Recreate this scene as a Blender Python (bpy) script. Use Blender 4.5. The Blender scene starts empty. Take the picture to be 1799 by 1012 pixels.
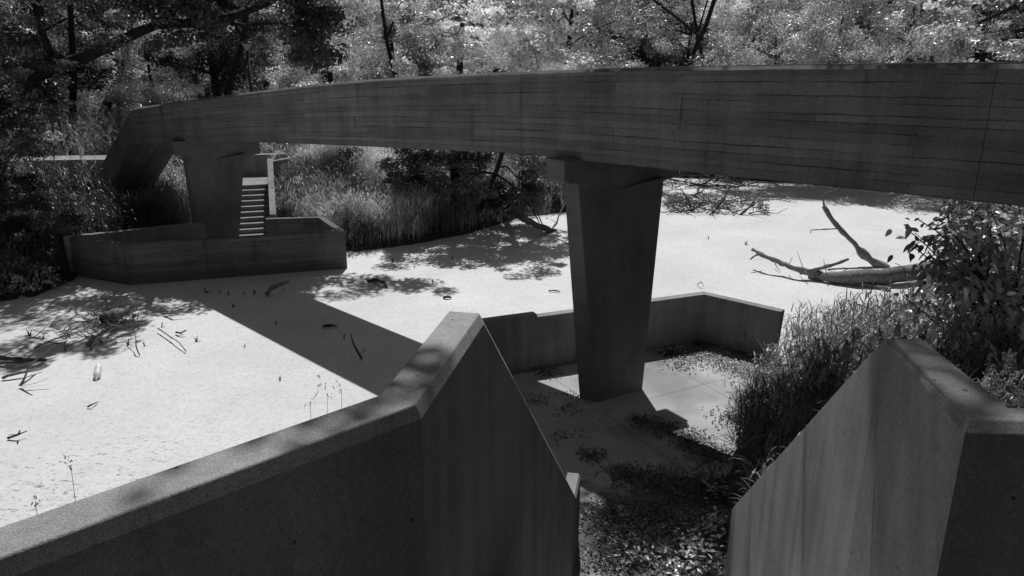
import bpy, math, random
import numpy as np
from mathutils import Vector
rng = np.random.default_rng(7); random.seed(7)
S = bpy.context.scene
COL = S.collection
R = math.radians
# ------------------------------------------------------------------ camera
FPX, PITCH, H = 1350.0, R(17.5), 6.2
cd = bpy.data.cameras.new('camera'); cam = bpy.data.objects.new('camera', cd); COL.objects.link(cam)
cam.location = (0, 0, H); cam.rotation_euler = (R(90) - PITCH, 0, 0)
cd.sensor_width = 36; cd.lens = FPX / 1799 * 36; cd.clip_end = 2000; cd.clip_start = .05
S.camera = cam
_F = np.array([0, math.cos(PITCH), -math.sin(PITCH)]); _U = np.array([0, math.sin(PITCH), math.cos(PITCH)]); _C = np.array([0, 0, H])
def ray(u, v): return _F + np.array([1., 0, 0]) * (u - 899.5) / FPX - _U * (v - 506) / FPX
def at(u, v, z=-.15):                       # measured photo point -> world point on the level z
    r = ray(u, v); return _C + r * (z - H) / r[2]
def far(u, v, Y):                           # measured photo point -> world point at the depth Y
    r = ray(u, v); return _C + r * Y / r[1]
SUN_D = np.array([-.02, -.595, -1.0])        # travel of sunlight per metre of drop

# ------------------------------------------------------------------ mesh helpers
class MB:
    def __init__(s): s.v = []; s.f = []; s.uv = []
    def add(s, vs, fs, uvs=None):
        o = len(s.v); s.v += [tuple(map(float, p)) for p in vs]
        for k, f in enumerate(fs):
            s.f.append([i + o for i in f]); s.uv.append(uvs[k] if uvs else [(0, 0)] * len(f))
    def prism(s, poly, z0, z1):
        """poly list of (x,y); z0,z1 numbers or per-vertex lists; poly counter-clockwise"""
        n = len(poly); a = z0 if hasattr(z0, '__len__') else [z0] * n; b = z1 if hasattr(z1, '__len__') else [z1] * n
        ar = sum(poly[i][0] * poly[(i + 1) % n][1] - poly[(i + 1) % n][0] * poly[i][1] for i in range(n))
        if ar < 0: poly = poly[::-1]; a = a[::-1]; b = b[::-1]
        vs = [(p[0], p[1], z) for p, z in zip(poly, a)] + [(p[0], p[1], z) for p, z in zip(poly, b)]
        fs = [list(range(n))[::-1], [n + i for i in range(n)]]; uv = [[(0, 0)] * n, [(0, 0)] * n]
        acc = 0
        for i in range(n):
            j = (i + 1) % n; L = math.dist(poly[i], poly[j])
            fs.append([i, j, n + j, n + i]); uv.append([(acc, a[i]), (acc + L, a[j]), (acc + L, b[j]), (acc, b[i])]); acc += L + 3.7
        s.add(vs, fs, uv)
    def loft(s, A, B):
        n = len(A); fs = [[i, (i + 1) % n, n + (i + 1) % n, n + i] for i in range(n)]
        fs += [list(range(n))[::-1], [n + i for i in range(n)]]
        s.add(list(A) + list(B), fs)
    def tube(s, pts, rad, n=8, jit=0.0, cap=True):
        pts = [np.array(p, float) for p in pts]; m = len(pts); rings = []; vs = []
        prev = None
        for i in range(m):
            d = pts[min(i + 1, m - 1)] - pts[max(i - 1, 0)]; d /= np.linalg.norm(d) + 1e-9
            ref = prev if prev is not None else (np.array([1., 0, 0]) if abs(d[0]) < .8 else np.array([0, 1., 0]))
            a = ref - d * (ref @ d); a /= np.linalg.norm(a); b = np.cross(d, a); prev = a
            for k in range(n):
                t = 2 * math.pi * k / n; r = rad[i] * (1 + jit * (random.random() - .5))
                vs.append(pts[i] + (a * math.cos(t) + b * math.sin(t)) * r)
        fs = []
        for i in range(m - 1):
            for k in range(n): fs.append([i * n + k, i * n + (k + 1) % n, (i + 1) * n + (k + 1) % n, (i + 1) * n + k])
        if cap: fs += [list(range(n))[::-1], [(m - 1) * n + k for k in range(n)]]
        s.add(vs, fs)
    def build(s, name, mat, parent=None, smooth=False, bevel=0, mi=None):
        me = bpy.data.meshes.new(name); me.from_pydata(s.v, [], s.f)
        for mm in (mat if isinstance(mat, list) else [mat]): me.materials.append(mm)
        if mi is not None: me.polygons.foreach_set('material_index', mi)
        ul = me.uv_layers.new(name='UVMap'); flat = [c for f in s.uv for p in f for c in p]
        ul.data.foreach_set('uv', flat)
        me.polygons.foreach_set('use_smooth', [smooth] * len(me.polygons)); me.update()
        return link(name, me, parent, bevel)
def link(name, me, parent=None, bevel=0):
    o = bpy.data.objects.new(name, me); COL.objects.link(o)
    if parent is not None:
        o.parent = parent; o.matrix_parent_inverse = parent.matrix_basis.inverted()
    if bevel:
        m = o.modifiers.new('bevel', 'BEVEL'); m.width = bevel; m.segments = 2; m.limit_method = 'ANGLE'; m.angle_limit = R(35)
    return o
def quads(name, V, F, mat, parent=None, smooth=False):
    """V (N,3), F (M,k) arrays, quick build"""
    me = bpy.data.meshes.new(name); k = F.shape[1]
    me.vertices.add(len(V)); me.vertices.foreach_set('co', V.astype(np.float32).ravel())
    me.loops.add(F.size); me.loops.foreach_set('vertex_index', F.astype(np.int32).ravel())
    me.polygons.add(len(F)); me.polygons.foreach_set('loop_start', np.arange(0, F.size, k, dtype=np.int32))
    me.polygons.foreach_set('use_smooth', np.full(len(F), smooth))
    me.materials.append(mat); me.update(calc_edges=True)
    return link(name, me, parent)
def empty(name, loc, label=None, cat=None, group=None, rz=0):
    o = bpy.data.objects.new(name, None); COL.objects.link(o); o.location = tuple(map(float, loc)); o.rotation_euler = (0, 0, rz)
    o.empty_display_size = .3; o.matrix_basis  # refresh
    if label: tag(o, label, cat, group)
    return o
def tag(o, label=None, cat=None, group=None, kind=None):
    if kind == 'stuff': cat = None
    if label: o['label'] = label
    if cat: o['category'] = cat
    if group: o['group'] = group
    if kind or cat in ('wall', 'parapet', 'footbridge'): o['kind'] = kind or 'thing'
    return o
def unit(a): return a / (np.linalg.norm(a, axis=-1, keepdims=True) + 1e-9)

# ------------------------------------------------------------------ materials
def mat(name):
    m = bpy.data.materials.new(name); m.use_nodes = True; nt = m.node_tree
    return m, nt, nt.nodes['Principled BSDF'], nt.nodes['Material Output']
def N(nt, typ, **kw):
    n = nt.nodes.new(typ)
    for k, v in kw.items():
        if k.startswith('i_'):
            key = k[2:]; n.inputs[int(key) if key.isdigit() else key.replace('_', ' ')].default_value = v
        else: setattr(n, k, v)
    return n
def ramp(nt, src, stops, interp='LINEAR'):
    r = N(nt, 'ShaderNodeValToRGB'); cr = r.color_ramp; cr.interpolation = interp
    while len(cr.elements) < len(stops): cr.elements.new(.5)
    for e, (p, c) in zip(cr.elements, stops): e.position = p; e.color = (c, c, c, 1)
    nt.links.new(src, r.inputs[0]); return r.outputs[0]
def math_n(nt, op, a, b):
    n = N(nt, 'ShaderNodeMath', operation=op)
    for i, x in enumerate((a, b)):
        if hasattr(x, 'links') or hasattr(x, 'is_linked'): nt.links.new(x, n.inputs[i])
        else: n.inputs[i].default_value = x
    return n.outputs[0]
def coords(nt, scale=(1, 1, 1), out='Object', rot=(0, 0, 0)):
    tc = N(nt, 'ShaderNodeTexCoord'); mp = N(nt, 'ShaderNodeMapping'); mp.inputs['Scale'].default_value = scale
    mp.inputs['Rotation'].default_value = rot
    nt.links.new(tc.outputs[out], mp.inputs['Vector']); return mp.outputs[0]
def noise(nt, vec, sc, det=4, rough=.55, dist=0):
    n = N(nt, 'ShaderNodeTexNoise'); n.inputs['Scale'].default_value = sc; n.inputs['Detail'].default_value = det
    n.inputs['Roughness'].default_value = rough; n.inputs['Distortion'].default_value = dist
    nt.links.new(vec, n.inputs['Vector']); return n.outputs['Fac']
def bump(nt, bs, h, strength=.5, dist=.01, normal=None):
    b = N(nt, 'ShaderNodeBump'); b.inputs['Strength'].default_value = strength; b.inputs['Distance'].default_value = dist
    nt.links.new(h, b.inputs['Height'])
    if normal is not None: nt.links.new(normal, b.inputs['Normal'])
    if bs is not None: nt.links.new(b.outputs[0], bs.inputs['Normal'])
    return b.outputs[0]

def concrete(name, base, fine=220, streak=.5, boards=None, speck=.5):
    """grey weathered concrete: blotches, vertical runs, sand grain; boards = (length, height) adds shutter-board marks in UV"""
    m, nt, bs, out = mat(name); P = coords(nt)
    blot = ramp(nt, noise(nt, P, 1.1, 6, .6), [(.3, .72), (.7, 1.18)])
    st = ramp(nt, noise(nt, coords(nt, (3.2, 3.2, .18)), 1.6, 5, .6), [(.32, 1 - .45 * streak), (.55, 1.0), (.75, 1 + .25 * streak)])
    g = noise(nt, P, fine, 2, .7)
    grain = ramp(nt, g, [(.28, 1 - .55 * speck), (.5, 1), (.74, 1 + .7 * speck)])
    g2 = ramp(nt, noise(nt, P, fine * .22, 3, .65), [(.3, .86), (.7, 1.14)])
    v = math_n(nt, 'MULTIPLY', math_n(nt, 'MULTIPLY', blot, st), math_n(nt, 'MULTIPLY', grain, g2))
    pits = N(nt, 'ShaderNodeTexVoronoi'); pits.inputs['Scale'].default_value = 7; nt.links.new(P, pits.inputs['Vector'])
    pit = ramp(nt, pits.outputs['Distance'], [(.045, .3), (.07, 1.0)])
    v = math_n(nt, 'MULTIPLY', v, pit)
    nrm = bump(nt, None, g, .35, .006)
    if boards:
        uv = coords(nt, (1, 1, 1), 'UV')
        w = N(nt, 'ShaderNodeVectorMath', operation='ADD'); wn = N(nt, 'ShaderNodeTexNoise'); wn.inputs['Scale'].default_value = 2.5
        nt.links.new(uv, wn.inputs['Vector'])
        sc = N(nt, 'ShaderNodeVectorMath', operation='MULTIPLY_ADD'); sc.inputs[1].default_value = (0, .03, 0); nv = noise(nt, coords(nt, (.01, 2.3, 1), 'UV'), 1.7, 1); cmb = N(nt, 'ShaderNodeCombineXYZ'); nt.links.new(math_n(nt, 'MULTIPLY', nv, .22), cmb.inputs[1])
        nt.links.new(wn.outputs['Color'], sc.inputs[0]); va = N(nt, 'ShaderNodeVectorMath', operation='ADD'); nt.links.new(uv, va.inputs[0]); nt.links.new(cmb.outputs[0], va.inputs[1]); nt.links.new(va.outputs[0], sc.inputs[2])
        br = N(nt, 'ShaderNodeTexBrick'); br.inputs['Scale'].default_value = 1
        br.inputs['Color1'].default_value = (.80, .80, .80, 1); br.inputs['Color2'].default_value = (1.16, 1.16, 1.16, 1)
        br.inputs['Mortar'].default_value = (.95, .95, .95, 1); br.inputs['Mortar Size'].default_value = .008
        br.inputs['Mortar Smooth'].default_value = .3; br.inputs['Bias'].default_value = 0
        br.inputs['Brick Width'].default_value = boards[0]; br.inputs['Row Height'].default_value = boards[1]
        br.offset = .37; br.offset_frequency = 3; br.squash = .72; br.squash_frequency = 2
        nt.links.new(sc.outputs[0], br.inputs['Vector'])
        fac = br.outputs['Fac']
        # the joints come and go along the wall
        pres = ramp(nt, noise(nt, coords(nt, (.55, 5.5, 1), 'UV'), 1.3, 3), [(.41, 0), (.57, 1)])
        rag = ramp(nt, noise(nt, coords(nt, (9, 60, 1), 'UV'), 1.0, 3, .7), [(.36, .15), (.55, 1)]); j = math_n(nt, 'MULTIPLY', math_n(nt, 'MULTIPLY', fac, pres), rag)
        dark = math_n(nt, 'SUBTRACT', 1.0, math_n(nt, 'MULTIPLY', j, .72))
        bw = N(nt, 'ShaderNodeRGBToBW'); nt.links.new(br.outputs['Color'], bw.inputs[0])
        v = math_n(nt, 'MULTIPLY', math_n(nt, 'MULTIPLY', v, dark), bw.outputs[0])
        # lime specks bleeding along some joints
        lime = math_n(nt, 'MULTIPLY', ramp(nt, noise(nt, coords(nt, (1, 1, 1), 'UV'), 34, 2, .7), [(.60, 0), (.68, 1)]),
                      math_n(nt, 'MULTIPLY', fac, ramp(nt, noise(nt, coords(nt, (.7, 4.1, 1), 'UV'), 1.7, 2), [(.48, 0), (.6, 1)])))
        v = math_n(nt, 'ADD', v, math_n(nt, 'MULTIPLY', lime, 1.1))
        # damp runs below the coping
        run = ramp(nt, noise(nt, coords(nt, (2.1, .16, 1), 'UV'), 1.5, 3, .5), [(.27, .45), (.38, 1.0)])
        v = math_n(nt, 'MULTIPLY', v, run)
        for (su, sv, wu, wv, k) in ((-1.25, 1.05, .07, .75, .5), (7.15, .75, .10, .45, .55), (.62, 1.2, .05, .4, .25), (-.45, 1.3, .035, .3, .35), (4.7, .5, .3, .5, .22)) if name == 'bridge_concrete' else ():
            mp = N(nt, 'ShaderNodeVectorMath', operation='MULTIPLY_ADD'); mp.inputs[1].default_value = (1 / wu, 1 / wv, 0); mp.inputs[2].default_value = (-su / wu, -sv / wv, 0)
            nt.links.new(sc.outputs[0], mp.inputs[0]); ln = N(nt, 'ShaderNodeVectorMath', operation='LENGTH'); nt.links.new(mp.outputs[0], ln.inputs[0])
            wob = math_n(nt, 'ADD', ln.outputs['Value'], math_n(nt, 'MULTIPLY', noise(nt, coords(nt, (7, 2, 1), 'UV'), 1.5, 3), .9))
            v = math_n(nt, 'MULTIPLY', v, ramp(nt, wob, [(.5, 1 - k), (1.0 if False else .99, 1)]))
        hh = math_n(nt, 'SUBTRACT', bw.outputs[0], math_n(nt, 'MULTIPLY', j, 1.5))
        nrm = bump(nt, None, hh, .5, .012, nrm)
        grainw = noise(nt, coords(nt, (4, 90, 1), 'UV'), 1.5, 3, .6)
        v = math_n(nt, 'MULTIPLY', v, ramp(nt, grainw, [(.3, .9), (.7, 1.1)]))
    v = math_n(nt, 'MULTIPLY', v, base)
    c = N(nt, 'ShaderNodeCombineColor'); [nt.links.new(v, c.inputs[i]) for i in range(3)]
    nt.links.new(c.outputs[0], bs.inputs['Base Color']); bs.inputs['Roughness'].default_value = .9
    bs.inputs['Specular IOR Level'].default_value = .2
    nt.links.new(nrm, bs.inputs['Normal']); return m
M = {}
M['bridge'] = concrete('bridge_concrete', .22, 120, .32, (4.6, .1247), .4)
M['basinboard'] = concrete('board_marked_basin_concrete', .175, 120, .3, (2.6, .14), .4)
M['pier'] = concrete('pier_concrete', .19, 150, .35, None, .3)
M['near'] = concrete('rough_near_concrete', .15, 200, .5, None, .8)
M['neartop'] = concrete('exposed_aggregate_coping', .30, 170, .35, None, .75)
M['skylit'] = concrete('skylit_face_concrete', .42, 170, .5, None, .35)  # lighter copy of the near concrete; skylight on the inner face put into colour
M['smooth'] = concrete('far_concrete', .30, 90, .4, None, .3)

def duckweed():
    m, nt, bs, out = mat('duckweed_surface'); P = coords(nt)
    a = ramp(nt, noise(nt, P, .35, 5, .6), [(.3, .88), (.7, 1.08)])
    b = ramp(nt, noise(nt, P, 17, 6, .75), [(.3, .70), (.5, .98), (.75, 1.08)])
    f = ramp(nt, noise(nt, P, 120, 2, .7), [(.3, .9), (.7, 1.08)])
    drift = ramp(nt, noise(nt, coords(nt, (1.2, 5, 1), rot=(0, 0, R(24))), 1.6, 5, .65), [(.3, .94), (.5, 1.0)])
    # small open-water holes in loose patches
    vd = N(nt, 'ShaderNodeVectorMath', operation='DISTANCE'); nt.links.new(P, vd.inputs[0]); vd.inputs[1].default_value = (-6.3, 10.2, -.15)
    mask = ramp(nt, math_n(nt, 'ADD', math_n(nt, 'MULTIPLY', vd.outputs['Value'], .22), noise(nt, P, .8, 3, .5)), [(.75, 1), (1.1, 0)])
    hole = ramp(nt, noise(nt, coords(nt, (2.2, 5, 1), rot=(0, 0, R(24))), 3.4, 4, .7, .6), [(.59, 0), (.63, 1)])
    h = math_n(nt, 'MULTIPLY', mask, hole)
    vo = N(nt, 'ShaderNodeTexVoronoi'); vo.inputs['Scale'].default_value = 3.2; nt.links.new(coords(nt, (1.6, 3, 1), rot=(0, 0, R(24))), vo.inputs['Vector'])
    spk = math_n(nt, 'MULTIPLY', ramp(nt, vo.outputs['Distance'], [(.05, 1), (.09, 0)]), ramp(nt, noise(nt, P, .9, 3), [(.45, 0), (.6, 1)]))
    h = math_n(nt, 'MAXIMUM', h, math_n(nt, 'MULTIPLY', spk, .8))
    sc_ = math_n(nt, 'MULTIPLY', ramp(nt, noise(nt, coords(nt, (1, 3.2, 1), rot=(0, 0, R(24))), 1.1, 6, .72, .8), [(.60, 0), (.72, 1)]), .22)
    h = math_n(nt, 'MAXIMUM', h, sc_)
    v = math_n(nt, 'MULTIPLY', math_n(nt, 'MULTIPLY', a, b), math_n(nt, 'MULTIPLY', f, drift))
    v = math_n(nt, 'MULTIPLY', v, math_n(nt, 'SUBTRACT', 1.0, math_n(nt, 'MULTIPLY', h, .62)))
    v = math_n(nt, 'MULTIPLY', v, .705)
    c = N(nt, 'ShaderNodeCombineColor'); [nt.links.new(v, c.inputs[i]) for i in range(3)]
    nt.links.new(c.outputs[0], bs.inputs['Base Color']); bs.inputs['Roughness'].default_value = .75
    bs.inputs['Specular IOR Level'].default_value = .25
    bump(nt, bs, noise(nt, P, 45, 3, .7), .35, .01); return m
M['pond'] = duckweed()
def floor_m():
    m, nt, bs, out = mat('basin_floor_concrete'); P = coords(nt)
    a = ramp(nt, noise(nt, P, .9, 6, .6), [(.3, .8), (.7, 1.08)])
    f = ramp(nt, noise(nt, P, 90, 3, .7), [(.3, .9), (.7, 1.06)])
    br = N(nt, 'ShaderNodeTexBrick'); br.inputs['Scale'].default_value = 1; br.offset = 0
    for k in ('Color1', 'Color2'): br.inputs[k].default_value = (1, 1, 1, 1)
    br.inputs['Mortar'].default_value = (.45, .45, .45, 1); br.inputs['Mortar Size'].default_value = .008
    br.inputs['Brick Width'].default_value = 2.4; br.inputs['Row Height'].default_value = 1.7
    nt.links.new(coords(nt, rot=(0, 0, R(-28))), br.inputs['Vector'])
    bw = N(nt, 'ShaderNodeRGBToBW'); nt.links.new(br.outputs['Color'], bw.inputs[0])
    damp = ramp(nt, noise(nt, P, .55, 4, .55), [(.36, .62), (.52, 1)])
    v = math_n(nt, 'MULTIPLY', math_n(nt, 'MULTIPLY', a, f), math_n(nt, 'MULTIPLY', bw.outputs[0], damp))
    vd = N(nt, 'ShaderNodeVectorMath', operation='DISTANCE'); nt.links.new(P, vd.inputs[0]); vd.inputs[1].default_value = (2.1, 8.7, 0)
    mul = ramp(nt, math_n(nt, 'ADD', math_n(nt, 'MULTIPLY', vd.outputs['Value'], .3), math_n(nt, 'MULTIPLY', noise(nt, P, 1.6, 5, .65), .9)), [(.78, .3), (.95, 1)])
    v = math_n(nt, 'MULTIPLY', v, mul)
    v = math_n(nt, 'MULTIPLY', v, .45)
    c = N(nt, 'ShaderNodeCombineColor'); [nt.links.new(v, c.inputs[i]) for i in range(3)]
    nt.links.new(c.outputs[0], bs.inputs['Base Color']); bs.inputs['Roughness'].default_value = .9
    bump(nt, bs, noise(nt, P, 120, 3), .3, .006); return m
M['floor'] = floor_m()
def soil():
    m, nt, bs, out = mat('bank_soil'); P = coords(nt)
    v = ramp(nt, noise(nt, P, 6, 6, .7), [(.3, .02), (.7, .07)])
    nt.links.new(v, bs.inputs['Base Color']); bs.inputs['Roughness'].default_value = 1
    bump(nt, bs, noise(nt, P, 14, 5), .8, .05); return m
M['soil'] = soil()
def leaf(name, base, spread=.7, trans=.46, gloss=.11):
    m, nt, bs, out = mat(name); nt.nodes.remove(bs)
    ge = N(nt, 'ShaderNodeNewGeometry'); oi = N(nt, 'ShaderNodeObjectInfo')
    a = math_n(nt, 'MULTIPLY_ADD', ge.outputs['Random Per Island'], spread)
    nt.nodes[-1].inputs[2].default_value = 1 - spread / 2
    b = math_n(nt, 'MULTIPLY_ADD', oi.outputs['Random'], .5); nt.nodes[-1].inputs[2].default_value = .75
    cl = ramp(nt, noise(nt, coords(nt), .5, 3, .6), [(.36, .25), (.64, 1.6)])
    v = math_n(nt, 'MULTIPLY', math_n(nt, 'MULTIPLY', math_n(nt, 'MULTIPLY', a, b), cl), base)
    c = N(nt, 'ShaderNodeCombineColor'); [nt.links.new(v, c.inputs[i]) for i in range(3)]
    d = N(nt, 'ShaderNodeBsdfDiffuse'); t = N(nt, 'ShaderNodeBsdfTranslucent'); g = N(nt, 'ShaderNodeBsdfGlossy'); g.inputs['Roughness'].default_value = .36
    nt.links.new(c.outputs[0], d.inputs[0]); nt.links.new(c.outputs[0], t.inputs[0])
    mx = N(nt, 'ShaderNodeMixShader'); mx.inputs[0].default_value = trans; nt.links.new(d.outputs[0], mx.inputs[1]); nt.links.new(t.outputs[0], mx.inputs[2])
    m2 = N(nt, 'ShaderNodeMixShader'); m2.inputs[0].default_value = gloss; nt.links.new(mx.outputs[0], m2.inputs[1]); nt.links.new(g.outputs[0], m2.inputs[2])
    nt.links.new(m2.outputs[0], out.inputs[0]); return m
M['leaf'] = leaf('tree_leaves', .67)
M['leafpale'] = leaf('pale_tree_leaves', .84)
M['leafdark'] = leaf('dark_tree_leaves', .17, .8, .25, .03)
M['leafnear'] = leaf('shrub_leaves', .85, 1.0, .42, .15)
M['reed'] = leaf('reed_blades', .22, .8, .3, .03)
M['reeddark'] = leaf('shade_toned_reed_blades', .12, 1.0, .25, .06)  # darker copy of the reeds; tree shade on the left bank put into colour
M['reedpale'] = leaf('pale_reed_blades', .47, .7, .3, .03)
M['grass'] = leaf('grass_blades', .13, .9, .25, .05)
M['grasspale'] = leaf('pale_grass_blades', .22, .9, .3, .06)
M['plume'] = leaf('grass_seed_plumes', .42, .5, .35, 0)
M['litter'] = leaf('dry_leaves', .10, 1.4, .1, .04)
M['litterpale'] = leaf('bleached_sunfleck_leaves', .34, 1.0, .1, .04)
def bark(name, lo, hi, sc=12):
    m, nt, bs, out = mat(name)
    n = noise(nt, coords(nt, (1, 1, .25) if name == 'tree_bark' else (1, 1, 1)), sc, 6, .7, .4)
    nt.links.new(ramp(nt, n, [(.3, lo), (.7, hi)]), bs.inputs['Base Color']); bs.inputs['Roughness'].default_value = .95
    bump(nt, bs, n, .8, .03); return m
M['bark'] = bark('tree_bark', .012, .04)
M['dead'] = bark('weathered_dead_wood', .08, .30, 18)
M['deaddark'] = bark('wet_dark_wood', .03, .09, 18)
M['deadpale'] = bark('bleached_dead_wood', .35, .6, 18)
def plain(name, v, rough=.5, metal=0):
    m, nt, bs, out = mat(name); n = noise(nt, coords(nt), 30, 3)
    nt.links.new(ramp(nt, n, [(.3, v * .8), (.7, v * 1.15)]), bs.inputs['Base Color'])
    bs.inputs['Roughness'].default_value = rough; bs.inputs['Metallic'].default_value = metal; return m
M['iron'] = plain('dark_painted_metal', .02, .5)
M['lens'] = plain('lamp_glass', .5, .3)
M['foam'] = plain('pale_plastic', .8, .4)

# ------------------------------------------------------------------ terrain
def inside(P, poly):
    x, y = P[:, 0], P[:, 1]; r = np.zeros(len(P), bool); n = len(poly)
    for i in range(n):
        x0, y0 = poly[i]; x1, y1 = poly[(i + 1) % n]
        c = ((y0 > y) != (y1 > y)); xi = (x1 - x0) * (y - y0) / ((y1 - y0) if y1 != y0 else 1e-9) + x0
        r ^= c & (x < xi)
    return r
def sdist(P, poly):
    d = np.full(len(P), 1e9); n = len(poly)
    for i in range(n):
        a = np.array(poly[i]); b = np.array(poly[(i + 1) % n]); ab = b - a
        t = np.clip(((P - a) @ ab) / (ab @ ab), 0, 1); d = np.minimum(d, np.linalg.norm(P - a - t[:, None] * ab, axis=1))
    return np.where(inside(P, poly), -d, d)
WATER = [(-.6, 9.5), (-3, 4.5), (-9, 1), (-26, -4), (-48, 2), (-48, 15), (-22, 17.2), (-15.5, 17.8), (-12.7, 19.3), (-12.2, 21.6), (-10, 23.2), (-6, 24.2), (-5.0, 24.0),
         (-3.4, 24.9), (-1.6, 26.4), (.2, 29.0), (2.6, 30.5), (3.4, 36), (6, 39.3), (13, 37.2), (19.3, 34.4), (24, 32), (17.6, 29), (13.6, 23.5), (10.2, 18.8), (7.8, 16.8), (6.2, 15.9), (5.5, 14.9),
         (4.2, 15.8), (-1.2, 13.6)]
BASIN = [(-1.2, 13.6), (4.2, 15.9), (5.45, 14.75), (4.75, 13.2), (3.7, 11.4), (3.0, 9.6), (2.8, 8.0), (2.0, 3.0), (-.4, 3.0), (-.2, 6), (.3, 8.2), (-.7, 9.5)]
FARB = [(-12.7, 21.4), (-10.6, 20.5), (-5.0, 22.2), (-6.1, 24.0), (-7.6, 25.2), (-9.8, 24.9)]
def hnoise(P):
    x, y = P[:, 0], P[:, 1]
    return .1 * np.sin(x * 1.3 + 1.7 * np.sin(y * .7)) + .08 * np.sin(y * 1.9 + x * .6) + .05 * np.sin(x * 3.1 - y * 2.3)
def ground(P):
    P = np.atleast_2d(np.asarray(P, float))[:, :2]; d = sdist(P, WATER)
    land = -.13 + .22 * np.clip(d / .7, 0, 1) + np.clip(d - .4, 0, 14) * .13 + hnoise(P) * np.clip(d / 2, 0, 1)
    land += np.clip((P[:, 1] - 45), 0, 40) * .03
    m = 2.9 * np.exp(-((P[:, 0] - 7.5) ** 2 + (P[:, 1] - 3) ** 2) / 30.) * np.clip(d / 1.5, 0, 1)
    wat = -.2 - .6 * np.clip(-d / 1.2, 0, 1)
    m += 2.9 * np.exp(-((P[:, 0] + 1.3) ** 2 + (P[:, 1] - 1.3) ** 2) / 3.4) * np.clip(d / .5, 0, 1) * (P[:, 1] < 6)
    m += 1.25 * np.exp(-((P[:, 0] + 6.6) ** 2 + (P[:, 1] - 28.2) ** 2) / 3.0)
    z = np.where(d > 0, land + m, wat)
    b = np.minimum(sdist(P, BASIN), sdist(P, FARB)); k = np.clip(b / 1.0, 0, 1)
    z = np.where(b < 0, -.45, z * k + (1 - k) * np.minimum(z, .06))
    # flatten under the far landing and stair
    return z
def gz(x, y): return float(ground([(x, y)])[0])
g = np.sinh(np.linspace(-4.2, 4.2, 260)); g = g / g.max()
gx = 3 + g * 150; gy = 16 + g * 150
XX, YY = np.meshgrid(gx, gy); P2 = np.c_[XX.ravel(), YY.ravel()]
V = np.c_[P2, ground(P2)]; n = len(gx); idx = np.arange(n * n).reshape(n, n)
F = np.stack([idx[:-1, :-1], idx[:-1, 1:], idx[1:, 1:], idx[1:, :-1]], -1).reshape(-1, 4)
tag(quads('ground', V, F, M['soil'], smooth=True), kind='structure')
mb = MB(); mb.add([(-70, -30, -.15), (45, -30, -.15), (45, 55, -.15), (-70, 55, -.15)], [[0, 1, 2, 3]])
tag(mb.build('pond', M['pond']), kind='structure')
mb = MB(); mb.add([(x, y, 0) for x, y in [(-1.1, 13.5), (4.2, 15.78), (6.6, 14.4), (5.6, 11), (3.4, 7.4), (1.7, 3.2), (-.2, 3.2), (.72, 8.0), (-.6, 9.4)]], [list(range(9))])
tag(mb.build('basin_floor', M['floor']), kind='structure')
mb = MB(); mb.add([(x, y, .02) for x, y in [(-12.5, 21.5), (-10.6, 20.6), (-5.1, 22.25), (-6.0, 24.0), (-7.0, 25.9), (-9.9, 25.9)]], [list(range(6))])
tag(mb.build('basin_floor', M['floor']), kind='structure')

# ------------------------------------------------------------------ the footbridge
c0 = np.array([1.86, 13.05, 0]); AZ = R(-47); bv = np.array([math.sin(AZ), math.cos(AZ), 0]); tv = np.array([bv[1], -bv[0], 0])
TOP = [(-15, 6.03), (-10, 6.04), (-5.21, 6.0), (-3.73, 5.965), (-1.13, 5.891), (.84, 5.82), (2.28, 5.753), (4.62, 5.626), (7.56, 5.43), (11.38, 5.075), (16.57, 4.544), (19.75, 4.19), (23.03, 2.085), (25.6, .42)]
BOT = [(-15, 4.46), (-10, 4.47), (-5.47, 4.408), (-3.94, 4.381), (-1.25, 4.335), (1.11, 4.315), (2.27, 4.29), (4.69, 4.15), (7.72, 3.986), (11.65, 3.735), (16.95, 3.271), (19.3, 3.055), (22.4, 1.05), (24.6, -.4)]
ztop = lambda s: float(np.interp(s, [a for a, _ in TOP], [b for _, b in TOP]))
zbot = lambda s: float(np.interp(s, [a for a, _ in BOT], [b for _, b in BOT]))
def smooth_prof(s, f, w=.8):
    return float(np.mean([f(s + d) for d in np.linspace(-w, w, 9)]))
T0, T1, PW = -.28, 1.42, .17
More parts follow.
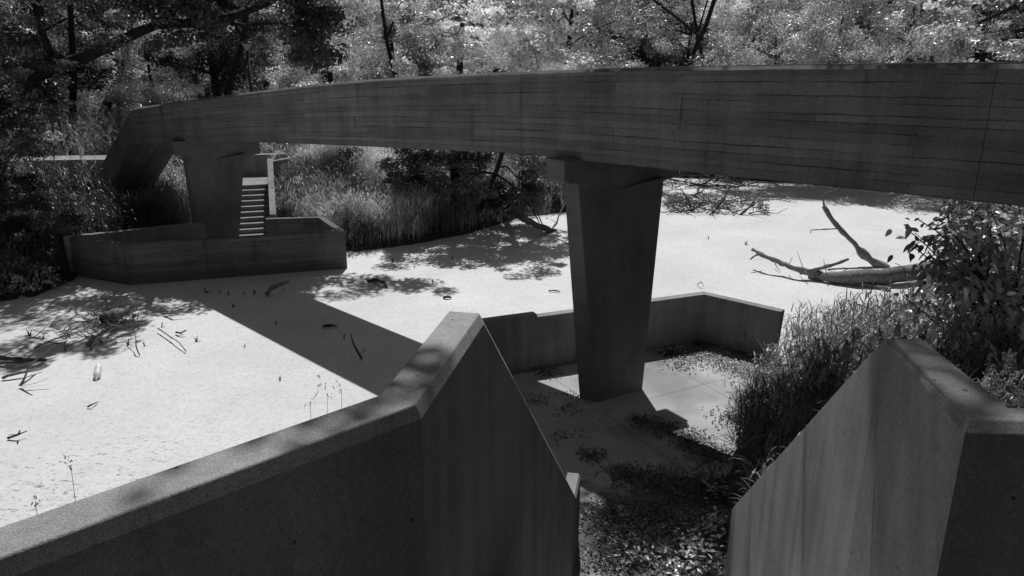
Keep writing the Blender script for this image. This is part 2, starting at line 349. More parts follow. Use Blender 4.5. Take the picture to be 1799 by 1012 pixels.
def bridge_seg(s0, s1, step=.5, kink=False):
    ss = list(np.arange(s0, s1, step)) + [s1]; m = MB()
    prev = None
    for s in ss:
        if kink: zt, zb, ofs = ztop(s), zbot(s - .5 if s > 19.8 else min(s, 19.3)), 0
        else:
            ww = min(.8, max(.01, 19.25 - s)); zt = smooth_prof(s, ztop, ww); zb = smooth_prof(s, zbot, ww)
        zd = max(zt - 1.05, zb + .18)
        ring = [(T0, zb), (T0, zt - .05), (T0 + .055, zt), (T0 + PW, zt), (T0 + PW, zd), (T1 - PW, zd), (T1 - PW, zt), (T1 - .02, zt), (T1, zt - .02), (T1, zb)]
        pts = [c0 + bv * s + tv * t + np.array([0, 0, z]) for t, z in ring]
        if prev is not None:
            A, sa, ra = prev; k = len(ring); vs = A + pts; fs = []; uv = []
            for i in range(k):
                j = (i + 1) % k; fs.append([i, j, k + j, k + i])
                def q(ii, s_, rg, jj):
                    # board rows follow the girder: rows scaled to its own height
                    t, z = rg[ii]; zb_, zt_ = rg[0][1], rg[2][1]
                    if i in (0, 8): return (s_, (z - zb_) / (zt_ - zb_) * 1.62)
                    return (s_, t + 5)
                uv.append([q(i, sa, ra, 0), q(j, sa, ra, 0), q(j, s, ring, 0), q(i, s, ring, 0)])
            m.add(vs, fs, uv)
        else:
            m.add(pts, [[0, 1, 2, 3, 4, 5], [0, 5, 6, 7, 8, 9]])
        prev = (pts, s, ring)
    m.add(prev[0], [[5, 4, 3, 2, 1, 0], [9, 8, 7, 6, 5, 0]])
    return m
br = empty('footbridge', c0, 'long board-marked concrete footbridge arching over the pale pond on two tapered piers', 'footbridge')
bridge_seg(-5.35, 19.3).build('girder', M['bridge'], br)
bridge_seg(-15, -5.356).build('end_span', M['bridge'], br)
bridge_seg(19.3, 25.4, .28, True).build('stair_flight', M['bridge'], br)
def pier(zc0, zc1, pos, parent, zfoot=-.4):
    """tapered pier: slim rectangle at the foot, folded broad faces at the head; the cap's lower edge dips to a point; offsets measured on the near pier"""
    off = np.array([pos[0] - 1.86, pos[1] - 13.05]); O = np.array([1.86, 13.05])
    head = [np.array(q) + off for q in [(.915, 13.60), (1.145, 13.28), (1.99, 13.57), (2.76, 13.89), (2.52, 14.22), (1.75, 13.91)]]
    foot = [np.array(q) + off for q in [(1.28, 12.87), (1.57, 12.66), (2.0, 12.95), (2.44, 13.24), (2.15, 13.62), (1.70, 13.22)]]
    zh = [zc0 - .01, zc0 - .03, zc0 - .16, zc0 - .03, zc0 - .01, zc0 - .16]; n = 6
    m = MB(); lv = 7
    rings = [[np.array([*(foot[i] * (1 - k / lv) + head[i] * (k / lv)), zfoot * (1 - k / lv) + zh[i] * k / lv]) for i in range(n)] for k in range(lv + 1)]
    for k in range(lv): m.add(rings[k] + rings[k + 1], [[i, (i + 1) % n, n + (i + 1) % n, n + i] for i in range(n)])
    m.add(rings[0], [list(range(n))[::-1]])
    p = m.build('pier', M['pier'], parent, bevel=.012)
    cap = [np.array(q) + off for q in [(.595, 13.57), (.89, 13.13), (2.02, 13.60), (3.12, 14.35), (2.84, 14.80), (1.70, 14.1)]]
    zb = [zc0, zc0, zc0 - .26, zc0 - .09, zc0 - .09, zc0 - .26]
    m = MB(); cb = [np.array([*q, z]) for q, z in zip(cap, zb)]; ct = [np.array([*q, zc1]) for q in cap]
    m.add(cb + ct, [[i, (i + 1) % n, n + (i + 1) % n, n + i] for i in range(n)] + [[2, 1, 0, 5], [5, 4, 3, 2]] + [[n + i for i in range(n)]])
    m.build('pier_cap', M['pier'], p, bevel=.03)
pier(3.95, 4.33, (1.86, 13.05), br)
FP = np.array([-9.3, 23.45])
sfar = float((np.array([FP[0], FP[1], 0]) - c0) @ bv)
pier(zbot(sfar) - .42, zbot(sfar) + .02, FP, br, -.2)

# ------------------------------------------------------------------ basin round the near pier
def wall_poly(pts, th, side=1):
    """thick line: offset of an open polyline to one side"""
    pts = [np.array(p, float) for p in pts]; off = []
    for i in range(len(pts)):
        ns = []
        if i > 0: d = pts[i] - pts[i - 1]; ns.append(np.array([-d[1], d[0]]) / np.linalg.norm(d))
        if i < len(pts) - 1: d = pts[i + 1] - pts[i]; ns.append(np.array([-d[1], d[0]]) / np.linalg.norm(d))
        n_ = sum(ns); n_ = n_ / np.linalg.norm(n_); k = 1 / max(.3, n_ @ ns[0]); off.append(pts[i] + n_ * k * th * side)
    return [tuple(p) for p in pts], [tuple(p) for p in off]
nb = empty('basin_wall', (4.15, 15.8, 0), 'low concrete wall bent around the paved pit of the near pier', 'wall')
i_, o_ = wall_poly([(-.75, 9.4), (-1.2, 13.62), (4.15, 15.75)], .2)
m = MB(); m.prism([i_[0], i_[1], o_[1], o_[0]], -.6, 1.085); m.build('side_wall', M['smooth'], nb, bevel=.012)
e_ = wall_poly([(-1.2, 13.62), (4.15, 15.75), (5.42, 14.62)], .2); I, O = e_
m = MB(); m.prism([I[0], I[1], O[1], (o_[1][0], o_[1][1])], -.6, 1.09); m.build('back_wall', M['smooth'], nb, bevel=.012)
# end wall: its outer end is cut on a slope
m = MB()
A_ = np.array(I[1]); B_ = np.array(I[2]); A2 = np.array(O[1]); B2 = np.array(O[2]); dv = (B_ - A_) / np.linalg.norm(B_ - A_)
bot = [A_, B_ - dv * .1, B2 - dv * .1, A2]; top = [A_, B_, B2, A2]
m.loft([(p[0], p[1], -.6) for p in bot], [(p[0], p[1], 1.088) for p in top])
m.build('end_wall', M['smooth'], nb, bevel=.012)
p0 = np.array(I[0]); d0 = (np.array(I[1]) - p0); Ld = np.linalg.norm(d0); d0 /= Ld; n0 = np.array([-d0[1], d0[0]])
m = MB(); q = lambda s, t: tuple(p0 + d0 * s + n0 * t)
m.prism([q(.02, -.004), q(1.83, -.004), q(1.83, .205), q(.02, .205)], 1.086, [1.15, 1.15, 1.15, 1.15]); m.build('raised_coping', M['smooth'], nb, bevel=.015)

# ------------------------------------------------------------------ basin round the far pier
fb = empty('basin_wall', (-10.6, 20.4, 0), 'long low board-marked concrete basin wall standing in the pond around the far pier', 'wall')
pts = [(-10.62, 20.40), (-4.92, 22.10)]
fi, fo = wall_poly([(-12.85, 21.42), (-10.62, 20.40), (-4.92, 22.10), (-6.02, 24.1), (-7.78, 23.85)], .2)   # offset lies inside
for k, nm in ((0, 'end_wall'), (1, 'front_wall'), (2, 'end_wall'), (3, 'back_wall')):
    m = MB(); m.prism([fi[k], fi[k + 1], fo[k + 1], fo[k]], -.7, 1.0 + .002 * k); m.build(nm, M['basinboard'], fb, bevel=.015)
bi, bo = wall_poly([(-12.85, 21.42), (-9.6, 23.35), (-8.9, 24.6)], .2, -1)
m = MB(); m.prism([bi[0], bi[1], bo[1], bo[0]], -.7, 1.004); m.build('back_wall', M['smooth'], fb, bevel=.015)
# far stair
st = empty('staircase', (-8.7, 25.2, 0), 'narrow flight of concrete steps climbing behind the far pier to a bright landing', 'staircase')
e1 = np.array([.96, .28]); e1 /= np.linalg.norm(e1); e2 = np.array([-e1[1], e1[0]]); sp = np.array([-9.52, 24.75]); SW = 1.52
NS = 10; RZ = .145; TR = .255
q = lambda a, b: tuple(sp + e1 * a + e2 * b)
for k in range(NS):
    m = MB(); b0 = k * TR; b1 = b0 + TR + .02 if k < NS - 1 else b0 + 2.2
    m.prism([q(0, b0), q(SW, b0), q(SW, b1), q(0, b1)], -.2, .02 + RZ * (k + 1)); m.build('step' if k < NS - 1 else 'landing', M['smooth'], st, bevel=.01)
# flank wall with sloping coping
m = MB(); L0, L1 = -.95, NS * TR + .1
fl = [q(SW + .003, L0), q(SW + .003, L1), q(SW + .2, L1), q(SW + .2, L0)]
zA, zB = 1.02, 2.34
m.prism(fl, -.4, [zA, zB, zB, zA]); m.build('flank_wall', M['smooth'], st, bevel=.012)
m = MB(); m.prism([q(SW + .2, L1 - .2), tuple(at(545, 272, 2.25)[:2]), tuple(at(545, 270.5, 2.25)[:2] + np.array([-.05, .15])), q(SW + .2, L1)], -.2, 2.26); m.build('landing_wall', M['smooth'], st, bevel=.012)
m = MB(); m.prism([q(-1.2, L1 + 2.0), tuple(at(543, 270.5, 2.25)[:2]), tuple(at(546, 269.5, 2.25)[:2] + np.array([0, .25])), q(-1.2, L1 + 2.2)], .0, 2.265); m.build('landing_wall', M['smooth'], st, bevel=.012)
# low terrace wall on the left behind the bridge end
m = MB(); A = at(-140, 284, 2.1); B = at(196, 280, 2.1); m.prism([tuple(A[:2]), tuple(B[:2]), (B[0] - .05, B[1] + 1.25), (A[0] - .05, A[1] + 1.25)], -.2, 2.1)
tag(m.build('retaining_wall', M['smooth'], bevel=.015), 'straight low concrete wall with a sunlit top left of the bridge end', 'wall')

# ------------------------------------------------------------------ near parapets and stair
ZT = 5.0
def near_left():
    m = MB()
    c = np.array([-.319, 2.44]); dB = np.array([.1895, .982]); dB /= np.linalg.norm(dB); nB = np.array([-dB[1], dB[0]])
    dA = np.array([.735, .678]); dA /= np.linalg.norm(dA); nA = np.array([-dA[1], dA[0]])
    th = .17; ch = .022; cz = .052
    e = c + dB * .985; s1 = c + dB * 5.80; s2 = s1 + dB * .5; a0 = c - dA * 2.6
    mit = (nA + nB); mit /= np.linalg.norm(mit); k = 1 / (mit @ nB)
    off = lambda p, w, kind: p + (nA if kind == 'A' else nB if kind == 'B' else mit * k) * w
    prof = [('A', a0, ZT), ('M', c, ZT), ('B', e, ZT), ('B', s1, 1.0), ('B', s2, 1.0)]
    rings = []
    for kind, p, z in prof:
        rings.append([(*p, -.3), (*p, z - cz), (*off(p, ch, kind), z), (*off(p, th, kind), z), (*off(p, th, kind), -.3)])
    for i in range(len(rings) - 1):
        m.add(rings[i] + rings[i + 1], [[j, 5 + j, 5 + (j + 1) % 5, (j + 1) % 5] for j in range(5)])
    m.add(rings[0], [[0, 1, 2, 3, 4]]); m.add(rings[-1], [[4, 3, 2, 1, 0]])
    return m
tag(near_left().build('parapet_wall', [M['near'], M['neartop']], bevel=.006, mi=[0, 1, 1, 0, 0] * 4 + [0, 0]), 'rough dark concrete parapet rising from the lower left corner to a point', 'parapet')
def near_right():
    m = MB()
    c = np.array([1.512, 2.30]); dB = np.array([.2, .98]); dB /= np.linalg.norm(dB); nB = np.array([dB[1], -dB[0]])
    pk = np.array([1.641, 3.17]); s1 = np.array([2.60, 7.89]); s2 = s1 + dB * .5
    th = .13; ch = .04; cz = .035
    dC = np.array([-1., .06]); dC /= np.linalg.norm(dC); nC = np.array([-dC[1], dC[0]])*-1
    nC = np.array([.06, 1.]) ; nC /= np.linalg.norm(nC)
    c1 = c - dC * 2.6
    # the corner is mitred
    corner = c + np.array([.215, .125])
    rings = []
    def ring(p, z, o2, o3): return [(*p, -.3), (*p, z - cz), (*(p + o2), z), (*(p + o3), z), (*(p + o3), -.3)]
    rings.append(ring(c1, ZT, nC * ch * 1.1, nC * .125))
    rings.append(ring(c, ZT, np.array([.03, .035]), corner - c))
    rings.append(ring(pk, ZT, np.array([-.004, -.10]), np.array([.12, -.08])))
    rings.append(ring(s1, 1.0, nB * ch, nB * th))
    for i in range(len(rings) - 1):
        m.add(rings[i] + rings[i + 1], [[j, 5 + j, 5 + (j + 1) % 5, (j + 1) % 5][::-1] for j in range(5)])
    m.add(rings[0], [[0, 1, 2, 3, 4][::-1]]); m.add(rings[-1], [[0, 1, 2, 3, 4]])
    return m
pr_ = tag(near_right().build('parapet_wall', [M['near'], M['neartop'], M['skylit']], bevel=.006, mi=[0, 1, 1, 0, 0] + [2, 1, 1, 0, 0] * 2 + [0, 0]), 'streaked concrete parapet with sloping edge at the lower right corner, inner face toned as if skylit', 'parapet')
# raised seams left by the shutter joints on the right parapet
pn0 = np.array([1.512, 2.30, 0]); pn1 = np.array([1.641, 3.17, 0]); pn2 = np.array([2.60, 7.89, 0])
def onwall(u, v):
    best = None
    for A_, B_ in ((pn0, pn1), (pn1, pn2)):
        d_ = (B_ - A_) / np.linalg.norm(B_ - A_); n_ = np.array([-d_[1], d_[0], 0]); r = ray(u, v); p = _C + r * ((A_ - _C) @ n_) / (r @ n_); q_ = (p - A_) @ d_
        if best is None or (q_ > np.linalg.norm(pn1 - pn0) and A_ is pn1): best = p + n_ * .0015
        if A_ is pn0 and q_ <= np.linalg.norm(B_ - A_): return p + n_ * .0015
    return best
m = MB()
for L in ([(1545, 655), (1541, 720), (1537, 790)], [(1537, 830), (1534, 900), (1530, 1012)]):
    pp = [onwall(*q_) for q_ in L]; m.tube(pp, [.0006] + [.0010] * (len(pp) - 2) + [.0006], 5, .6)
m.build('form_seam', M['skylit'], pr_)
m = MB(); d = np.array([.19, .98]); w = np.array([1.83, -.12])
for k in range(19):
    a = np.array([-.12, 3.25]) + d * k * .222; m.prism([tuple(a), tuple(a + w), tuple(a + w + d * .225), tuple(a + d * .225)], -.3, 3.45 - k * .18)
m.prism([(-2.3, .7), (-.3, 2.45), (-.12, 3.25), (1.7, 3.12), (1.55, 2.35), (4.0, 2.2), (4, -1.5), (-2.3, -1.5)], 3.1, 3.6)
tag(m.build('approach_steps', M['smooth']), kind='structure')

# VEG-BEGIN
# ------------------------------------------------------------------ vegetation helpers
def rnd(n, a=0., b=1.): return rng.uniform(a, b, n)
def leafquads(C, Nn, L, W, fold=.0):
    """one rhombic leaf per centre; returns V, F"""
    n = len(C); r = unit(rng.normal(size=(n, 3))); t = unit(np.cross(Nn, r)); b = np.cross(Nn, t)
    L = (L * rnd(n, .7, 1.25))[:, None]; W = (W * rnd(n, .75, 1.25))[:, None]
    V = np.stack([C - t * L * .5, C + b * W * .5 - Nn * W * .12, C + t * L * .5, C - b * W * .5 - Nn * W * .12], 1).reshape(-1, 3)
    return V, np.arange(4 * n).reshape(n, 4)
def cloud(cen, rad, per, L, W, up=.6, flat=.62):
    """leaf clumps: centres (K,3), radii (K,), leaves per clump"""
    cen = np.asarray(cen, float); K = len(cen); rad = np.broadcast_to(np.asarray(rad, float), (K,)); per = np.broadcast_to(np.asarray(per, int), (K,))
    idx = np.repeat(np.arange(K), per); n = len(idx)
    d = unit(rng.normal(size=(n, 3))); q = rnd(n) ** .45
    P = cen[idx] + d * (q * rad[idx])[:, None] * np.array([1, 1, flat])
    lean = unit(rng.normal(size=(K, 3)) * .6 + np.array([0, 0, up]))[idx]
    Nn = unit(lean + d * .7 + rng.normal(size=(n, 3)) * .34)
    return leafquads(P, Nn, L, W)
def sprays(cen, rad, per, L, W, flat=.25):
    """drooping flat sprays of leaves"""
    return cloud(cen, rad, per, L, W, up=1.2, flat=flat)
def limb(mb, p0, p1, r0, r1, sag=0., n=7, seg=7, wob=.12):
    p0 = np.array(p0, float); p1 = np.array(p1, float); L = np.linalg.norm(p1 - p0); pts = []
    ph = random.random() * 6
    for i in range(n + 1):
        t = i / n; p = p0 * (1 - t) + p1 * t
        p = p + np.array([math.sin(ph + t * 5), math.cos(ph * 1.7 + t * 4), 0]) * wob * L * .12 * t * (1.2 - t) + np.array([0, 0, sag * L * 4 * t * (1 - t)])
        pts.append(p)
    mb.tube(pts, [r0 * (1 - i / n) + r1 * i / n for i in range(n + 1)], seg, .12); return pts
def tree_parts(seed, h, cr, z0, clumps, per, L, W, crad=(.4, 1.2), lean=0., trunk=.2, nlimb=9, zmax=None):
    """generic tree at the origin: returns trunk MB and crown V, F"""
    global rng
    rng = np.random.default_rng(seed); random.seed(seed)
    mb = MB(); top = np.array([lean * h, lean * .4 * h, h * .86])
    tp = limb(mb, (0, 0, -.4), top, trunk, trunk * .25, 0, 10, 8, .35)
    cen = []
    ends = []
    for k in range(nlimb):
        t = .22 + .72 * k / nlimb; i = int(t * 10); p = tp[i]; a = k * 2.4 + random.random(); rr = cr * (1.05 - abs(t - .5)) * (.55 + .35 * random.random())
        e = p + np.array([math.cos(a) * rr, math.sin(a) * rr, h * .12 * (random.random() + .2)])
        limb(mb, p, e, trunk * (1 - t) * .55 + .02, .015, .04, 6, 5, .3); ends.append(e)
    for k in range(clumps):
        if k % 3 == 0:
            e = ends[random.randrange(len(ends))]; c = e + rng.normal(size=3) * np.array([.7, .7, .5])
        else:
            u = rng.uniform(); z = z0 + (h - z0) * u; prof = math.sin(math.pi * (.12 + .83 * u)) ** .7
            a = rng.uniform(0, 2 * math.pi); q = cr * prof * math.sqrt(rng.uniform(.25, 1.0)); c = np.array([lean * z + q * math.cos(a), lean * .4 * z + q * math.sin(a), z])
        if c[2] > z0 * .8: cen.append(c)
    rad = rng.uniform(crad[0], crad[1], len(cen)); pp = (per * (rad / np.mean(crad)) ** 2).astype(int)
    return mb, cloud(cen, rad, pp, L, W)
def place_copy(parts, name, loc, rz, sc, label, cat, group):
    """parts: list of (name, object) prototypes' mesh data"""
    o = empty(name, loc, label, cat, group, rz); o.scale = sc
    for nm, me in parts:
        c = bpy.data.objects.new(nm, me); COL.objects.link(c); c.parent = o
    return o

# ------------------------------------------------------------------ trees beyond the pond
protos = {}
def proto(key, mat_, **kw):
    mb, (V, F) = tree_parts(**kw)
    t = mb.build('trunk', M['bark']); c = quads('crown', V, F, M[mat_]); protos[key] = [('trunk', t.data), ('crown', c.data)]
    bpy.data.objects.remove(t); bpy.data.objects.remove(c)
proto('round', 'leafpale', seed=11, h=10.5, cr=3.4, z0=.7, clumps=112, per=185, L=.17, W=.10)
proto('tall', 'leaf', seed=12, h=12.5, cr=3.2, z0=1.2, clumps=112, per=185, L=.17, W=.10, lean=.03)
proto('wide', 'leaf', seed=13, h=9.5, cr=4.2, z0=1.0, clumps=120, per=185, L=.16, W=.09, crad=(.4, 1.15))
proto('dark', 'leafdark', seed=14, h=12, cr=3.6, z0=1.8, clumps=120, per=150, L=.18, W=.11, lean=.06, trunk=.28)
proto('bush', 'leaf', seed=15, h=3.4, cr=1.9, z0=.25, clumps=60, per=150, L=.13, W=.07, crad=(.35, .6), trunk=.05, nlimb=7)
proto('darkbush', 'leafdark', seed=16, h=2.6, cr=1.7, z0=.15, clumps=60, per=170, L=.11, W=.065, crad=(.3, .55), trunk=.04, nlimb=7)
TREES = [  # kind, photo column, distance, scale, spin, label
 ('wide', -60, 40, 1.0, 1, 'bushy tree at the far left edge beyond the lit reeds'),
 ('dark', 95, 38, 1.0, 2, 'dark tree with bare lower trunk behind the lit reeds on the left'),
 ('tall', 215, 43, 1.0, 3, 'tall leafy tree above the bent left end of the bridge'),
 ('round', 270, 37, .62, 4, 'small pale bright-leaved tree just left of the street lamp, over the bridge end'),
 ('dark', 385, 43, 1.0, 5, 'dark slanting tree between the bridge end and the street lamp'),
 ('wide', 470, 46, 1.05, 2, 'broad leafy tree right behind the street lamp'),
 ('round', 590, 41, .95, 1, 'pale leafy tree just right of the street lamp'),
 ('round', 690, 44, 1.0, 5, 'tall pale grey tree behind the left middle of the bridge span'),
 ('wide', 790, 46, 1.05, 3, 'broad leafy tree right behind the middle of the bridge'),
 ('round', 860, 40, 1.0, 3, 'pale dense tree over the middle of the bridge span'),
 ('round', 1000, 41, 1.12, 0, 'brightest pale tree, its crown sweeping up above the near pier'),
 ('dark', 1120, 50, 1.05, 1, 'dark open-branched tree right of the brightest pale tree'),
 ('wide', 1200, 47, 1.0, 4, 'broad fluffy tree above the dark damp stain on the bridge'),
 ('round', 1310, 47, .95, 5, 'pale rounded tree between the broad fluffy tree and the forked trunk'),
 ('wide', 1410, 49, 1.05, 1, 'low wide tree just left of the dark forked trunk'),
 ('tall', 1600, 49, 1.0, 2, 'leafy tree just right of the dark forked trunk'),
 ('dark', 1700, 45, 1.0, 4, 'dark tree behind the bright hanging sprays at upper right'),
 ('wide', 1350, 38.8, .85, 3, 'low spreading tree at the water edge under the right part of the span'),
 ('wide', 1460, 38.0, .9, 0, 'low spreading tree at the water edge right of the dark brush heap'),
 ('wide', 1580, 37.0, .95, 2, 'spreading tree at the water edge behind the upright branch of the fallen tree'),
 ('tall', 1810, 44, 1.0, 0, 'leafy tree cut by the upper right edge of the view')]
for kind, u, Y, sc, rz, lab in TREES:
    p = far(u, 200, Y); place_copy(protos[kind], 'leafy_tree', (p[0], Y, gz(p[0], Y) - .1), rz, (sc, sc, sc), lab, 'tree', 'leafy trees beyond the pond')
for k in range(17):
    u = -160 + 2120 * (k + .5 * (k % 2)) / 16; Y = 57 + 7 * ((k * 7) % 5) / 4; p = far(u, 200, Y); kind = ['tall', 'wide', 'dark'][k % 3]
    place_copy(protos[kind], 'background_tree', (p[0], Y, gz(p[0], Y) - .1), k * 1.3, (1.15,) * 3, 'hazy leafy tree in the rear row behind the other trees', 'tree', 'rear row of trees')
BUSH = [(-40, 31, 1.0), (40, 34, .9), (330, 34, .8), (560, 33, 1.0), (640, 36, 1.1), (720, 32, .9), (930, 34.5, 1.0), (1010, 33, 1.05), (1060, 38, 1.2), (1130, 44, 1.3), (1230, 44, 1.2), (1330, 44, 1.3), (1430, 43, 1.2), (1530, 42, 1.3), (1625, 40, 1.2), (1700, 37, 1.2), (1790, 33, 1.2)]
for k, (u, Y, sc) in enumerate(BUSH):
    p = far(u, 250, Y); place_copy(protos['bush'], 'bush', (p[0], Y, gz(p[0], Y) - .05), k * 1.9, (sc * 1.15, sc * 1.15, sc), 'low leafy bush on the far bank of the pond', 'bush', 'bushes on the far bank')
for k, (x, y, sc) in enumerate([(-17.2, 21.6, 1.0), (-15.2, 23.4, .95), (-19.3, 23.8, 1.15), (-14.0, 21.2, .7), (-16.6, 19.3, .75)]):
    place_copy(protos['darkbush'], 'dark_shrub', (x, y, gz(x, y) - .05), k * 1.7, (sc, sc, sc * .85), 'dark leafy shrub among the reeds on the left bank', 'shrub', 'dark shrubs on the left bank')
rng = np.random.default_rng(27); random.seed(27)
for k, (u, Y, lean, r, lab) in enumerate([(178, 37.5, 16, .26, 'dark leaning stem behind the lit reeds, left of the bridge end'), (138, 38.5, -4, .2, 'straight dark stem left of the leaning stem behind the lit reeds'), (385, 38, 14, .2, 'crooked dark stem just left of the street lamp'), (722, 39, -14, .13, 'thin dark stem leaning left above the middle of the span'), (812, 38.5, 10, .17, 'dark stem rising in the brightest foliage above the middle of the span'), (1128, 40, 34, .17, 'dark slanting stem above the near pier'), (1262, 41, -12, .12, 'thin dark stem above the span right of the near pier')]):
    b = far(u, 300, Y); b[2] = gz(b[0], Y) - .2; m = MB(); t_ = far(u + lean * 3.2, 55, Y); limb(m, b, t_, r, r * .7, 0, 8, 8, .25)
    limb(m, t_, far(u + lean * 5, -150, Y), r * .7, r * .4, 0, 6, 7, .3); limb(m, t_ - [0, 0, .4], far(u - lean * 4 - 25, -110, Y), r * .45, r * .2, .03, 6, 6, .3)
    o = empty('slender_tree', b, lab, 'tree'); m.build('trunk', M['bark'], o)
    cen = [far(u + rng.uniform(-70, 70), rng.uniform(-170, -20), Y + rng.uniform(-1, 1)) for _ in range(14)]; V, F = cloud(cen, rnd(14, .4, .8), 130, .16, .09); quads('crown', V, F, M['leaf'], o)
# the wood behind, plus unseen foliage added behind the camera to cut sky light
rng = np.random.default_rng(5)
K = 900; cx = rnd(K, -75, 75); cy = rnd(K, 72, 84); cz = rnd(K, .5, 15); K2 = 800; cx = np.r_[cx, rnd(K2, -34, 40)]; cy = np.r_[cy, rnd(K2, -17, -10)]; cz = np.r_[cz, rnd(K2, 1, 19)]; K += K2
V, F = cloud(np.c_[cx, cy, cz + .03 * 30], rnd(K, 1.2, 2.2), 110, .5, .3, flat=.8)
tag(quads('woodland', V, F, M['leafdark']), kind='stuff', label='dark woodland closing the view behind the trees, plus unseen foliage added behind the viewpoint', cat='woodland')

# forked dark tree above the right part of the span
rng = np.random.default_rng(21); random.seed(21)
f = empty('forked_tree', far(1512, 300, 42) * [1, 1, 0] + [0, 0, 1.2], 'dark trunk forking into a right-leaning limb behind the right half of the bridge', 'tree')
m = MB(); b = far(1512, 300, 42); b[2] = .6
k1 = far(1512, 62, 42); limb(m, b, k1, .34, .26, 0, 6, 8, .05); limb(m, k1 - [0, 0, .2], far(1500, -160, 42), .24, .16, 0, 6, 8, .05)
limb(m, k1 - [0, 0, .15], far(1600, -40, 41.5), .20, .14, .03, 6, 7, .05); limb(m, far(1600, -40, 41.5), far(1660, -160, 41.5), .14, .09, 0, 4, 6); m.build('trunk', M['bark'], f)
cen = [far(rng.uniform(1420, 1680), rng.uniform(-230, 40), 42 + rng.uniform(-2, 2)) for _ in range(60)] + [far(1525 + rng.uniform(-50, 60), rng.uniform(60, 130), 41.5 + rng.uniform(-1, 1)) for _ in range(12)] + [far(rng.uniform(1470, 1590), rng.uniform(-10, 115), 41 + rng.uniform(-.6, .2)) for _ in range(14)]
V, F = cloud(cen, rnd(86, .4, .8), 120, .16, .09); quads('crown', V, F, M['leafdark'], f)

# ------------------------------------------------------------------ leaning tree at the upper left
rng = np.random.default_rng(31); random.seed(31)
lt = empty('leaning_tree', far(-190, 330, 24) * [1, 1, 0] + [0, 0, gz(-19, 24)], 'big dark leaning tree whose thick limb crosses the upper left corner', 'tree')
m = MB(); YT = 24.5
path = [(-190, 340), (-90, 262), (0, 186), (60, 140), (100, 118), (150, 98), (205, 74), (245, 56), (285, 40)]
pts = [far(u, v, YT) for u, v in path]; m.tube(pts, [.36, .28, .20, .18, .165, .17, .15, .14, .14], 9, .4)
m.tube([far(u, v, YT) for u, v in [(280, 43), (330, 40), (378, 37), (420, 25), (470, 6), (520, -25)]], [.16, .15, .13, .12, .1, .06], 7, .2)
m.tube([far(u, v, YT) for u, v in [(285, 45), (300, 20), (318, -10), (340, -70), (350, -150)]], [.18, .16, .14, .12, .08], 7, .2)
m.tube([far(u, v, YT - .3) for u, v in [(100, 120), (75, 60), (70, 0), (60, -90)]], [.14, .11, .09, .06], 6, .2)
m.tube([far(u, v, YT) for u, v in [(378, 37), (430, 45), (490, 40), (540, 55)]], [.07, .06, .04, .02], 6, .2)
m.build('trunk', M['bark'], lt, smooth=True)
cen = []
for _ in range(70): cen.append(far(rng.uniform(-140, 70), rng.uniform(60, 290), YT + rng.uniform(-1.2, 2)))       # dark hanging mass at the edge
for _ in range(36): cen.append(far(rng.uniform(508, 590), rng.uniform(-20, 110), YT + rng.uniform(-.8, .8)))        # tips over the lamp
for _ in range(55): cen.append(far(rng.uniform(60, 480), rng.uniform(-60, 15), YT + rng.uniform(-1.5, 2)))
for _ in range(180):                                                                                                 # canopy above the view
    cen.append(np.array([rng.uniform(-21, -8.6), rng.uniform(20.9, 29.2), rng.uniform(8.6, 12.5)]))
for _ in range(18): cen.append(np.array([-3.7 + rng.normal() * 1.3, 26.0 + rng.normal() * .6, rng.uniform(8.8, 10.2)]))
for _ in range(9): cen.append(far(rng.uniform(10, 390), rng.uniform(20, 90), YT - rng.uniform(.4, 1.0)) + [0, 0, 0])
for _ in range(4): cen.append(far(rng.uniform(40, 140), rng.uniform(80, 170), YT - .6))
n = len(cen); V, F = cloud(cen, rnd(n, .35, .75), 150, .16, .10, flat=.5); quads('crown', V, F, M['leafdark'], lt)

# ------------------------------------------------------------------ dark tree on the bank in the middle
rng = np.random.default_rng(41); random.seed(41)
bt = empty('bank_tree', (-1.5, 27.6, 0), 'tree with dark drooping branches and a slanting stem under the bridge span', 'tree'); m = MB()
YB = 27.6
m.tube([far(u, v, YB) for u, v in [(826, 402), (838, 378), (856, 340), (872, 300), (882, 270), (900, 215), (925, 140)]], [.11, .10, .095, .085, .08, .07, .05], 8, .15)
m.tube([far(u, v, YB + .3) for u, v in [(803, 400), (800, 340), (799, 290), (800, 240), (806, 150), (812, 40)]], [.2, .18, .17, .16, .13, .08], 8, .15)
m.tube([far(u, v, YB + .1) for u, v in [(822, 400), (828, 345), (834, 300), (842, 265), (852, 190)]], [.07, .06, .055, .05, .03], 7, .15)
m.tube([far(u, v, YB - .2) for u, v in [(804, 322), (825, 308), (850, 302), (872, 306), (896, 322), (918, 345), (936, 370), (948, 392)]], [.05, .05, .045, .045, .04, .035, .03, .02], 6, .15)
m.tube([far(u, v, YB - .1) for u, v in [(872, 294), (890, 292), (905, 308), (912, 320)]], [.035, .03, .025, .015], 6)
m.build('trunk', M['bark'], bt)
cen = []
for _ in range(95):
    u = rng.uniform(600, 860); v = rng.uniform(262, 345) + max(0, (680 - u)) * -.15; cen.append(far(u, v, YB + rng.uniform(-1.2, 1.6)))
for _ in range(26): cen.append(far(rng.uniform(690, 830), rng.uniform(330, 392), YB + rng.uniform(-.6, 1.2)))
for _ in range(36): cen.append(far(rng.uniform(860, 950), rng.uniform(318, 372), YB + rng.uniform(-.6, .6)))
for _ in range(14): cen.append(far(rng.uniform(925, 975), rng.uniform(272, 310), YB + rng.uniform(-.6, .6)))
low = list(cen); cen = []
